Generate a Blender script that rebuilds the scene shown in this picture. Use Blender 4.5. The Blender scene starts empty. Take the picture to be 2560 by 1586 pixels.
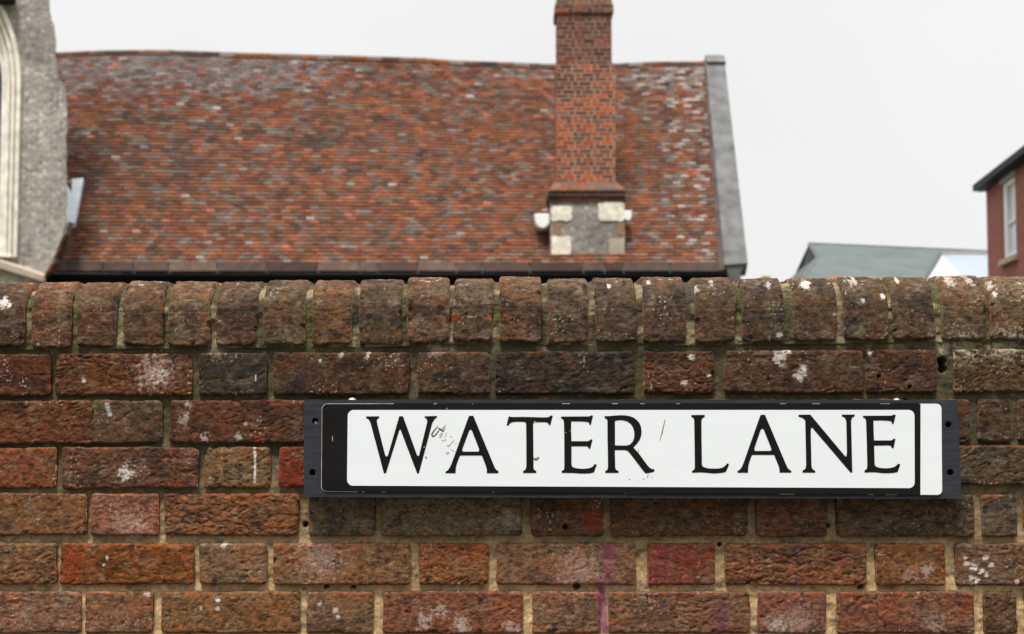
import bpy, math, random
import numpy as np
from mathutils import Vector
from mathutils.geometry import tessellate_polygon

random.seed(7)
rng = np.random.default_rng(11)
scene = bpy.context.scene
COL = scene.collection

# ------------------------------------------------------------------ camera
F = 3555.0                       # focal length in photograph pixels (2560 wide)
CY, CZ = -2.316, 1.5
PITCH = math.atan((1020 - 793) / F)
cam_d = bpy.data.cameras.new('camera')
cam = bpy.data.objects.new('camera', cam_d)
COL.objects.link(cam)
cam.location = (0, CY, CZ)
cam.rotation_euler = (math.pi / 2 + PITCH, 0, 0)
cam_d.sensor_width = 36
cam_d.lens = F / 2560 * 36
cam_d.clip_start = 0.05
cam_d.clip_end = 2000
cam_d.dof.use_dof = True
cam_d.dof.focus_distance = 2.31
cam_d.dof.aperture_fstop = 8.0
scene.camera = cam

# ------------------------------------------------------------------ world: overcast sky
SUN_EL, SUN_AZ = math.radians(67), math.radians(200)
w = bpy.data.worlds.new('World')
scene.world = w
w.use_nodes = True
nt = w.node_tree
nt.nodes.clear()
out = nt.nodes.new('ShaderNodeOutputWorld')
bg = nt.nodes.new('ShaderNodeBackground')
sky = nt.nodes.new('ShaderNodeTexSky')
sky.sky_type = 'NISHITA'
sky.sun_disc = False
sky.sun_elevation = SUN_EL
sky.sun_rotation = SUN_AZ
sky.dust_density = 6
bg.inputs['Strength'].default_value = 0.1
tc = nt.nodes.new('ShaderNodeTexCoord')
sep = nt.nodes.new('ShaderNodeSeparateXYZ')
nt.links.new(tc.outputs['Generated'], sep.inputs[0])
# cloud layer: brighter overhead and towards the veiled sun, plain grey in front
mz = nt.nodes.new('ShaderNodeMapRange'); mz.interpolation_type = 'SMOOTHSTEP'
mz.inputs['From Min'].default_value = 0.25; mz.inputs['From Max'].default_value = 0.95
mz.inputs['To Min'].default_value = 0.0; mz.inputs['To Max'].default_value = 15.0
nt.links.new(sep.outputs['Z'], mz.inputs['Value'])
my = nt.nodes.new('ShaderNodeMapRange'); my.interpolation_type = 'SMOOTHSTEP'
my.inputs['From Min'].default_value = 0.55; my.inputs['From Max'].default_value = -0.8
my.inputs['To Min'].default_value = 0.0; my.inputs['To Max'].default_value = -5.0
nt.links.new(sep.outputs['Y'], my.inputs['Value'])
cn = nt.nodes.new('ShaderNodeTexNoise'); cn.inputs['Scale'].default_value = 2.2; cn.inputs['Detail'].default_value = 3
nt.links.new(tc.outputs['Generated'], cn.inputs['Vector'])
cm = nt.nodes.new('ShaderNodeMapRange')
cm.inputs['From Min'].default_value = 0.3; cm.inputs['From Max'].default_value = 0.7
cm.inputs['To Min'].default_value = 8.95; cm.inputs['To Max'].default_value = 9.6
nt.links.new(cn.outputs['Fac'], cm.inputs['Value'])
a1 = nt.nodes.new('ShaderNodeMath'); a1.operation = 'ADD'
a2 = nt.nodes.new('ShaderNodeMath'); a2.operation = 'ADD'
nt.links.new(mz.outputs[0], a1.inputs[0]); nt.links.new(my.outputs[0], a1.inputs[1])
nt.links.new(a1.outputs[0], a2.inputs[0]); nt.links.new(cm.outputs[0], a2.inputs[1])
comb = nt.nodes.new('ShaderNodeCombineColor')
for i, k in enumerate((1.0, 0.997, 0.995)):
    mm = nt.nodes.new('ShaderNodeMath'); mm.operation = 'MULTIPLY'; mm.inputs[1].default_value = k
    nt.links.new(a2.outputs[0], mm.inputs[0]); nt.links.new(mm.outputs[0], comb.inputs[i])
mixw = nt.nodes.new('ShaderNodeMix'); mixw.data_type = 'RGBA'
mixw.inputs['Factor'].default_value = 0.96
nt.links.new(sky.outputs[0], mixw.inputs['A']); nt.links.new(comb.outputs[0], mixw.inputs['B'])
nt.links.new(mixw.outputs['Result'], bg.inputs['Color'])
nt.links.new(bg.outputs[0], out.inputs[0])

sd = bpy.data.lights.new('sun', 'SUN')
sd.energy = 4.6
sd.angle = math.radians(12)
sd.color = (1.0, 0.985, 0.955)
so = bpy.data.objects.new('sun', sd)
COL.objects.link(so)
so.rotation_euler = (math.pi / 2 - SUN_EL, 0, math.radians(-18))

scene.view_settings.view_transform = 'Standard'
scene.view_settings.look = 'None'
scene.view_settings.exposure = 0.0
scene.view_settings.gamma = 1.0
scene.cycles.use_denoising = True

# ------------------------------------------------------------------ helpers
SP, CP = math.sin(PITCH), math.cos(PITCH)


def bp(px, py, Y):
    """photo pixel -> point on the vertical plane at world depth Y"""
    u = (px - 1280) / F
    v = -(py - 793) / F
    dy = CP - v * SP
    dz = SP + v * CP
    t = (Y - CY) / dy
    return Vector((u * t, Y, CZ + dz * t))


K = 2560 / 2441.0


def b2(px, py, Y):
    return bp(px * K, py * K, Y)


def lin(r, g, b, k=1.0):
    def f(c):
        c /= 255.0
        return c / 12.92 if c <= 0.04045 else ((c + 0.055) / 1.055) ** 2.4
    return (f(r) * k, f(g) * k, f(b) * k)


def tag(o, label=None, cat=None, group=None, kind=None):
    if label: o['label'] = label
    if cat: o['category'] = cat
    if group: o['group'] = group
    if kind: o['kind'] = kind
    return o


def empty(name, loc):
    o = bpy.data.objects.new(name, None)
    o.empty_display_size = 0.2
    o.location = loc
    COL.objects.link(o)
    return o


def link(name, me, mat, parent=None):
    o = bpy.data.objects.new(name, me)
    COL.objects.link(o)
    if mat: me.materials.append(mat)
    if parent:
        o.parent = parent
        base = Vector((0, 0, 0)); p = parent
        while p: base += p.location; p = p.parent
        o.location = -base       # geometry is in world coordinates
    return o


class MB:
    """collects faces with an optional colour per face, builds ONE mesh object"""
    def __init__(s): s.v = []; s.f = []; s.c = []

    def add(s, vs, fs, c=None):
        n = len(s.v)
        s.v += [tuple(p) for p in vs]
        s.f += [tuple(i + n for i in f) for f in fs]
        s.c += [c or (1, 1, 1)] * len(fs)

    def box(s, x0, x1, y0, y1, z0, z1, c=None):
        s.add([(x0, y0, z0), (x1, y0, z0), (x1, y1, z0), (x0, y1, z0), (x0, y0, z1), (x1, y0, z1), (x1, y1, z1), (x0, y1, z1)],
              [(0, 3, 2, 1), (4, 5, 6, 7), (0, 1, 5, 4), (1, 2, 6, 5), (2, 3, 7, 6), (3, 0, 4, 7)], c)

    def hexa(s, p, c=None):
        """eight corners: bottom four, top four (counter-clockwise from above)"""
        s.add(p, [(0, 3, 2, 1), (4, 5, 6, 7), (0, 1, 5, 4), (1, 2, 6, 5), (2, 3, 7, 6), (3, 0, 4, 7)], c)

    def prism(s, front, back, c=None, holes=()):
        """front/back: matching loops of 3-D points; holes: list of (front, back) loops"""
        loops = [[Vector(p) for p in front]] + [[Vector(p) for p in h[0]] for h in holes]
        backs = [[Vector(p) for p in back]] + [[Vector(p) for p in h[1]] for h in holes]
        tris = tessellate_polygon([[Vector((p.x, p.z, 0)) for p in l] for l in loops])
        fl = [p for l in loops for p in l]; bl = [p for l in backs for p in l]
        n = len(fl)
        fs = [tuple(t) for t in tris] + [tuple(n + i for i in reversed(t)) for t in tris]
        k = 0
        for l in loops:
            m = len(l)
            for i in range(m):
                j = (i + 1) % m
                fs.append((k + i, k + j, n + k + j, n + k + i))
            k += m
        s.add(fl + bl, fs, c)

    def plate(s, pts, y0, y1, c=None, holes=()):
        s.prism([(p[0], y0, p[1]) for p in pts], [(p[0], y1, p[1]) for p in pts], c,
                [([(q[0], y0, q[1]) for q in h], [(q[0], y1, q[1]) for q in h]) for h in holes])

    def build(s, name, mat, parent=None, smooth=False, bevel=0, fix=True):
        me = bpy.data.meshes.new(name)
        me.from_pydata(s.v, [], s.f)
        ca = me.color_attributes.new('Col', 'FLOAT_COLOR', 'CORNER')
        arr = np.ones((len(me.loops), 4), np.float32)
        k = 0
        for f, c in zip(s.f, s.c):
            arr[k:k + len(f), :3] = c; k += len(f)
        ca.data.foreach_set('color', arr.ravel())
        me.update()
        if fix:
            import bmesh
            bm = bmesh.new(); bm.from_mesh(me)
            bmesh.ops.recalc_face_normals(bm, faces=bm.faces)
            bm.to_mesh(me); bm.free()
        if smooth:
            me.polygons.foreach_set('use_smooth', [True] * len(me.polygons))
        o = link(name, me, mat, parent)
        if bevel:
            b = o.modifiers.new('bevel', 'BEVEL'); b.width = bevel; b.segments = 2; b.limit_method = 'ANGLE'
        return o


# numpy gradient noise --------------------------------------------------
_perm = rng.permutation(4096)
_grad = rng.uniform(0, 2 * np.pi, 4096)
_gx, _gy = np.cos(_grad), np.sin(_grad)


def noise(x, y, seed=0):
    x = np.asarray(x, float) + seed * 17.31; y = np.asarray(y, float) + seed * 9.77
    xi = np.floor(x).astype(np.int64); yi = np.floor(y).astype(np.int64)
    xf = x - xi; yf = y - yi
    u = xf * xf * xf * (xf * (xf * 6 - 15) + 10); v = yf * yf * yf * (yf * (yf * 6 - 15) + 10)

    def g(ix, iy, dx, dy):
        h = _perm[(_perm[(ix + seed * 31) & 4095] + iy) & 4095]
        return _gx[h] * dx + _gy[h] * dy
    a = g(xi, yi, xf, yf); b = g(xi + 1, yi, xf - 1, yf)
    c = g(xi, yi + 1, xf, yf - 1); d = g(xi + 1, yi + 1, xf - 1, yf - 1)
    return ((a + (b - a) * u) * (1 - v) + (c + (d - c) * u) * v) * 1.5


def fbm(x, y, oct=4, seed=0, gain=0.55):
    s = 0; a = 1; t = 0
    for i in range(oct):
        s = s + a * noise(x * 2 ** i, y * 2 ** i, seed + i * 3); t += a; a *= gain
    return s / t


def ss(e0, e1, x):
    t = np.clip((x - e0) / (e1 - e0), 0, 1)
    return t * t * (3 - 2 * t)


def mixc(c, col, m):
    return c * (1 - m[..., None]) + np.array(col)[None, None, :] * m[..., None]


# ------------------------------------------------------------------ materials
def new_mat(name):
    m = bpy.data.materials.new(name); m.use_nodes = True
    n = m.node_tree.nodes; l = m.node_tree.links
    return m, n, l, n['Principled BSDF']


def col_mat(name, rough=0.9, nscale=300, lo=0.72, hi=1.28, bump=0.5, bdist=0.0006, spec=0.3, scale2=None, lo2=0.85, hi2=1.15,
            specks=None, speck_col=(0.5, 0.45, 0.4)):
    """colour from the Col attribute, broken up by noise in object space"""
    m, n, l, b = new_mat(name)
    at = n.new('ShaderNodeAttribute'); at.attribute_name = 'Col'
    geo = n.new('ShaderNodeNewGeometry')
    cur = at.outputs['Color']

    def mul(cur, sc, lo, hi, det=4):
        nz = n.new('ShaderNodeTexNoise'); nz.inputs['Scale'].default_value = sc; nz.inputs['Detail'].default_value = det
        nz.inputs['Roughness'].default_value = 0.65
        l.new(geo.outputs['Position'], nz.inputs['Vector'])
        mr = n.new('ShaderNodeMapRange')
        mr.inputs['From Min'].default_value = 0.3; mr.inputs['From Max'].default_value = 0.7
        mr.inputs['To Min'].default_value = lo; mr.inputs['To Max'].default_value = hi
        l.new(nz.outputs['Fac'], mr.inputs['Value'])
        vm = n.new('ShaderNodeVectorMath'); vm.operation = 'SCALE'
        l.new(cur, vm.inputs[0]); l.new(mr.outputs[0], vm.inputs['Scale'])
        return vm.outputs[0], nz
    cur, nz = mul(cur, nscale, lo, hi)
    if scale2: cur, _ = mul(cur, scale2, lo2, hi2, 2)
    if specks:
        vz = n.new('ShaderNodeTexNoise'); vz.inputs['Scale'].default_value = specks[0]; vz.inputs['Detail'].default_value = 1
        l.new(geo.outputs['Position'], vz.inputs['Vector'])
        mr = n.new('ShaderNodeMapRange'); mr.inputs['From Min'].default_value = specks[1]; mr.inputs['From Max'].default_value = specks[1] + 0.03
        mr.clamp = True
        l.new(vz.outputs['Fac'], mr.inputs['Value'])
        sc = n.new('ShaderNodeMath'); sc.operation = 'MULTIPLY'; sc.inputs[1].default_value = specks[2]
        l.new(mr.outputs[0], sc.inputs[0])
        mx = n.new('ShaderNodeMix'); mx.data_type = 'RGBA'
        l.new(sc.outputs[0], mx.inputs['Factor']); l.new(cur, mx.inputs['A'])
        mx.inputs['B'].default_value = (*speck_col, 1)
        cur = mx.outputs['Result']
    l.new(cur, b.inputs['Base Color'])
    b.inputs['Roughness'].default_value = rough
    b.inputs['Specular IOR Level'].default_value = spec
    if bump:
        bn = n.new('ShaderNodeBump'); bn.inputs['Strength'].default_value = bump; bn.inputs['Distance'].default_value = bdist
        l.new(nz.outputs['Fac'], bn.inputs['Height']); l.new(bn.outputs[0], b.inputs['Normal'])
    return m


def flat_mat(name, c, rough=0.6, spec=0.4, metal=0, nscale=40, amt=0.12, stretch=(1, 1, 1), bump=0, bdist=0.001):
    m, n, l, b = new_mat(name)
    geo = n.new('ShaderNodeNewGeometry')
    mp = n.new('ShaderNodeMapping'); mp.inputs['Scale'].default_value = stretch
    l.new(geo.outputs['Position'], mp.inputs['Vector'])
    nz = n.new('ShaderNodeTexNoise'); nz.inputs['Scale'].default_value = nscale; nz.inputs['Detail'].default_value = 5
    l.new(mp.outputs[0], nz.inputs['Vector'])
    mr = n.new('ShaderNodeMapRange'); mr.inputs['From Min'].default_value = 0.3; mr.inputs['From Max'].default_value = 0.7
    mr.inputs['To Min'].default_value = 1 - amt; mr.inputs['To Max'].default_value = 1 + amt
    l.new(nz.outputs['Fac'], mr.inputs['Value'])
    vm = n.new('ShaderNodeVectorMath'); vm.operation = 'SCALE'; vm.inputs[0].default_value = c
    l.new(mr.outputs[0], vm.inputs['Scale'])
    l.new(vm.outputs[0], b.inputs['Base Color'])
    b.inputs['Roughness'].default_value = rough
    b.inputs['Specular IOR Level'].default_value = spec
    b.inputs['Metallic'].default_value = metal
    if bump:
        bn = n.new('ShaderNodeBump'); bn.inputs['Strength'].default_value = bump; bn.inputs['Distance'].default_value = bdist
        l.new(nz.outputs['Fac'], bn.inputs['Height']); l.new(bn.outputs[0], b.inputs['Normal'])
    return m


def flint_mat(name, k=1.0):
    m, n, l, b = new_mat(name)
    geo = n.new('ShaderNodeNewGeometry')
    wn = n.new('ShaderNodeTexNoise'); wn.inputs['Scale'].default_value = 9
    l.new(geo.outputs['Position'], wn.inputs['Vector'])
    wa = n.new('ShaderNodeVectorMath'); wa.operation = 'MULTIPLY_ADD'; wa.inputs[1].default_value = (0.08, 0.08, 0.08)
    l.new(wn.outputs['Color'], wa.inputs[0]); l.new(geo.outputs['Position'], wa.inputs[2])
    v = n.new('ShaderNodeTexVoronoi'); v.inputs['Scale'].default_value = 12; v.feature = 'F1'
    l.new(wa.outputs[0], v.inputs['Vector'])
    cs = n.new('ShaderNodeSeparateColor'); l.new(v.outputs['Color'], cs.inputs[0])
    r = n.new('ShaderNodeValToRGB')
    e = r.color_ramp.elements
    e[0].position = 0; e[0].color = (*lin(120, 113, 108), 1)
    e[1].position = 1; e[1].color = (*lin(186, 178, 172), 1)
    for p, c in ((0.25, lin(136, 128, 121)), (0.55, lin(156, 147, 140)), (0.8, lin(164, 155, 145))):
        q = e.new(p); q.color = (*c, 1)
    l.new(cs.outputs[0], r.inputs[0])
    mr = n.new('ShaderNodeMapRange'); mr.inputs['From Min'].default_value = 0.45; mr.inputs['From Max'].default_value = 0.62
    l.new(v.outputs['Distance'], mr.inputs['Value'])
    mx = n.new('ShaderNodeMix'); mx.data_type = 'RGBA'
    l.new(mr.outputs[0], mx.inputs['Factor']); l.new(r.outputs[0], mx.inputs['A']); mx.inputs['B'].default_value = (*lin(146, 140, 134), 1)
    big = n.new('ShaderNodeTexNoise'); big.inputs['Scale'].default_value = 1.7; big.inputs['Detail'].default_value = 4
    l.new(geo.outputs['Position'], big.inputs['Vector'])
    m2 = n.new('ShaderNodeMapRange'); m2.inputs['From Min'].default_value = 0.3; m2.inputs['From Max'].default_value = 0.7
    m2.inputs['To Min'].default_value = 0.72 * k; m2.inputs['To Max'].default_value = 1.25 * k
    l.new(big.outputs['Fac'], m2.inputs['Value'])
    vm = n.new('ShaderNodeVectorMath'); vm.operation = 'SCALE'
    l.new(mx.outputs['Result'], vm.inputs[0]); l.new(m2.outputs[0], vm.inputs['Scale'])
    l.new(vm.outputs[0], b.inputs['Base Color'])
    b.inputs['Roughness'].default_value = 0.85
    bn = n.new('ShaderNodeBump'); bn.inputs['Strength'].default_value = 0.45; bn.inputs['Distance'].default_value = 0.02; bn.invert = True
    l.new(v.outputs['Distance'], bn.inputs['Height']); l.new(bn.outputs[0], b.inputs['Normal'])
    return m


def brickwork_mat(name, c1, c2, mortar, scale=1.0):
    """courses for a far wall; uses x+y along the wall and z up"""
    m, n, l, b = new_mat(name)
    geo = n.new('ShaderNodeNewGeometry')
    sp = n.new('ShaderNodeSeparateXYZ'); l.new(geo.outputs['Position'], sp.inputs[0])
    ad = n.new('ShaderNodeMath'); ad.operation = 'ADD'; l.new(sp.outputs[0], ad.inputs[0]); l.new(sp.outputs[1], ad.inputs[1])
    cb = n.new('ShaderNodeCombineXYZ'); l.new(ad.outputs[0], cb.inputs[0]); l.new(sp.outputs[2], cb.inputs[1])
    t = n.new('ShaderNodeTexBrick')
    t.inputs['Scale'].default_value = scale
    t.inputs['Brick Width'].default_value = 0.225; t.inputs['Row Height'].default_value = 0.075
    t.inputs['Mortar Size'].default_value = 0.006
    t.inputs['Color1'].default_value = (*c1, 1); t.inputs['Color2'].default_value = (*c2, 1); t.inputs['Mortar'].default_value = (*mortar, 1)
    l.new(cb.outputs[0], t.inputs['Vector'])
    l.new(t.outputs['Color'], b.inputs['Base Color'])
    b.inputs['Roughness'].default_value = 0.9
    bn = n.new('ShaderNodeBump'); bn.inputs['Strength'].default_value = 0.5; bn.inputs['Distance'].default_value = 0.006; bn.invert = True
    l.new(t.outputs['Fac'], bn.inputs['Height']); l.new(bn.outputs[0], b.inputs['Normal'])
    return m


M = {}
M['brick'] = col_mat('old_brick', 0.92, 420, 0.62, 1.4, 0.9, 0.0010, 0.08, 95, 0.78, 1.22, specks=(260, 0.78, 0.6), speck_col=lin(205, 190, 175))
M['mortar'] = col_mat('lime_mortar', 0.95, 520, 0.62, 1.35, 0.9, 0.0012, 0.15, 120, 0.8, 1.2)
M['tile'] = col_mat('clay_tile', 0.9, 24, 0.74, 1.26, 0.4, 0.004, 0.12, 4.5, 0.76, 1.2)
M['farbrick'] = col_mat('chimney_brick', 0.9, 22, 0.82, 1.18, 0.3, 0.004, 0.2)
M['flint'] = flint_mat('flint_and_lime')
M['flintd'] = flint_mat('dark_flint', 0.78)
M['limestone'] = flat_mat('pale_limestone', lin(228, 219, 208), 0.85, 0.2, nscale=6, amt=0.22, bump=0.3, bdist=0.01)
M['whitestone'] = flat_mat('cream_stone', lin(222, 212, 198), 0.85, 0.2, nscale=9, amt=0.28)
M['buffstone'] = flat_mat('buff_stone', lin(168, 152, 136), 0.85, 0.2, nscale=7, amt=0.12)
M['brownstone'] = flat_mat('brown_stone', lin(140, 112, 88), 0.85, 0.2, nscale=7, amt=0.12)
M['lead'] = flat_mat('pale_lead', lin(205, 216, 222), 0.45, 0.5, 0.0, nscale=5, amt=0.1)
M['coping'] = flat_mat('weathered_grey_stone', lin(106, 105, 104), 0.9, 0.1, nscale=3.5, amt=0.34, bump=0.1, bdist=0.004)
M['kneeler'] = flat_mat('dark_grey_stone', lin(92, 88, 88), 0.85, 0.3, nscale=4, amt=0.25)
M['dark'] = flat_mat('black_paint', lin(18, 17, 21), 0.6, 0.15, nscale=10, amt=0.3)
M['glass'] = flat_mat('dark_leaded_glass', lin(52, 44, 66), 0.2, 0.6, nscale=8, amt=0.3)
M['skyglass'] = flat_mat('window_glass', lin(214, 222, 234), 0.25, 0.6, nscale=3, amt=0.06)  # pale tint paints the reflected sky into the pane's colour
M['whitepaint'] = flat_mat('white_paint', (0.8, 0.8, 0.8), 0.5, 0.4, nscale=5, amt=0.03)
M['houseb'] = brickwork_mat('red_house_brick', lin(152, 84, 70), lin(136, 72, 60), lin(140, 104, 92))
M['wallb'] = brickwork_mat('old_house_brick', lin(110, 62, 50), lin(85, 52, 45), lin(120, 105, 90))
M['greenroof'] = flat_mat('green_copper_roof', lin(92, 101, 97), 0.75, 0.1, nscale=1.2, amt=0.12, stretch=(1, 1, 3))
M['greendark'] = flat_mat('grey_green_hip', lin(72, 78, 78), 0.75, 0.3, nscale=1.2, amt=0.12)
M['slate'] = flat_mat('wet_slate_sky_sheen', lin(172, 182, 196), 0.35, 0.6, nscale=9, amt=0.07, stretch=(0.3, 0.3, 4))  # wet sheen of the sky painted into the base colour
M['slatew'] = flat_mat('wet_slate_white_sheen', lin(200, 206, 212), 0.35, 0.6, nscale=5, amt=0.04)  # hip slope: white sky reflection painted in as well
M['leadgrey'] = flat_mat('grey_ridge', lin(160, 158, 160), 0.6, 0.4, nscale=5, amt=0.1)
M['redtile'] = flat_mat('red_ridge_tile', lin(150, 88, 72), 0.8, 0.3, nscale=12, amt=0.2)
M['yellowpot'] = flat_mat('buff_clay', lin(185, 160, 110), 0.8, 0.3, nscale=12, amt=0.15)
M['render'] = flat_mat('grey_render', lin(150, 146, 140), 0.9, 0.2, nscale=3, amt=0.12)
M['ground'] = flat_mat('ground_grass', lin(88, 92, 62), 0.95, 0.1, nscale=1.2, amt=0.35)
M['pavement'] = flat_mat('pavement_slabs', lin(98, 94, 89), 0.9, 0.2, nscale=6, amt=0.15, bump=0.3, bdist=0.003)

# ------------------------------------------------------------------ ground
g = MB(); g.add([(-400, -200, 0), (400, -200, 0), (400, 800, 0), (-400, 800, 0)], [(0, 1, 2, 3)])
tag(g.build('ground', M['ground']), kind='structure')
g = MB(); g.box(-30, 30, -1.6, -0.02, 0.004, 0.10)
tag(g.build('pavement', M['pavement']), kind='structure')
g = MB(); g.add([(-30, -12, 0.006), (30, -12, 0.006), (30, -1.61, 0.006), (-30, -1.61, 0.006)], [(0, 1, 2, 3)])
M['asphalt'] = flat_mat('asphalt', (0.06, 0.06, 0.062), 0.9, 0.3, nscale=60, amt=0.3)
tag(g.build('road', M['asphalt']), kind='structure')

# ------------------------------------------------------------------ garden wall of old brick
wall_root = empty('brick_wall', (0, 0.1, 0.1))
tag(wall_root, 'old red brown brick wall with rounded mossy coping carrying the street sign', 'wall')

GV, GF, GC = [], [], []


def flush(name, mat, parent):
    nv = sum(len(v) for v in GV)
    V = np.concatenate(GV).astype(np.float32); C = np.concatenate(GC).astype(np.float32)
    off = 0; fs = []
    for v, f in zip(GV, GF):
        fs.append(f + off); off += len(v)
    Fq = np.concatenate(fs).astype(np.int32)
    me = bpy.data.meshes.new(name)
    me.vertices.add(nv); me.vertices.foreach_set('co', V.ravel())
    me.loops.add(Fq.size); me.loops.foreach_set('vertex_index', Fq.ravel())
    me.polygons.add(len(Fq)); me.polygons.foreach_set('loop_start', np.arange(0, Fq.size, 4, dtype=np.int32))
    me.polygons.foreach_set('use_smooth', np.ones(len(Fq), bool))
    ca = me.color_attributes.new('Col', 'FLOAT_COLOR', 'POINT')
    ca.data.foreach_set('color', np.concatenate([C, np.ones((nv, 1), np.float32)], 1).ravel())
    me.update(calc_edges=True)
    GV.clear(); GF.clear(); GC.clear()
    return link(name, me, mat, parent)


def add_grid(P, C):
    ny, nx = P.shape[:2]
    idx = np.arange(nx * ny).reshape(ny, nx)
    f = np.stack([idx[:-1, :-1], idx[:-1, 1:], idx[1:, 1:], idx[1:, :-1]], -1).reshape(-1, 4)
    GV.append(P.reshape(-1, 3)); GF.append(f); GC.append(np.clip(C, 0.004, 0.9).reshape(-1, 3))


def stamps(lst, Y):
    o = []
    for s in lst:
        p = b2(s[0], s[1], Y); o.append((p.x, p.z, s[2] / 1464.0) + tuple(s[3:]))
    return o


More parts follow.
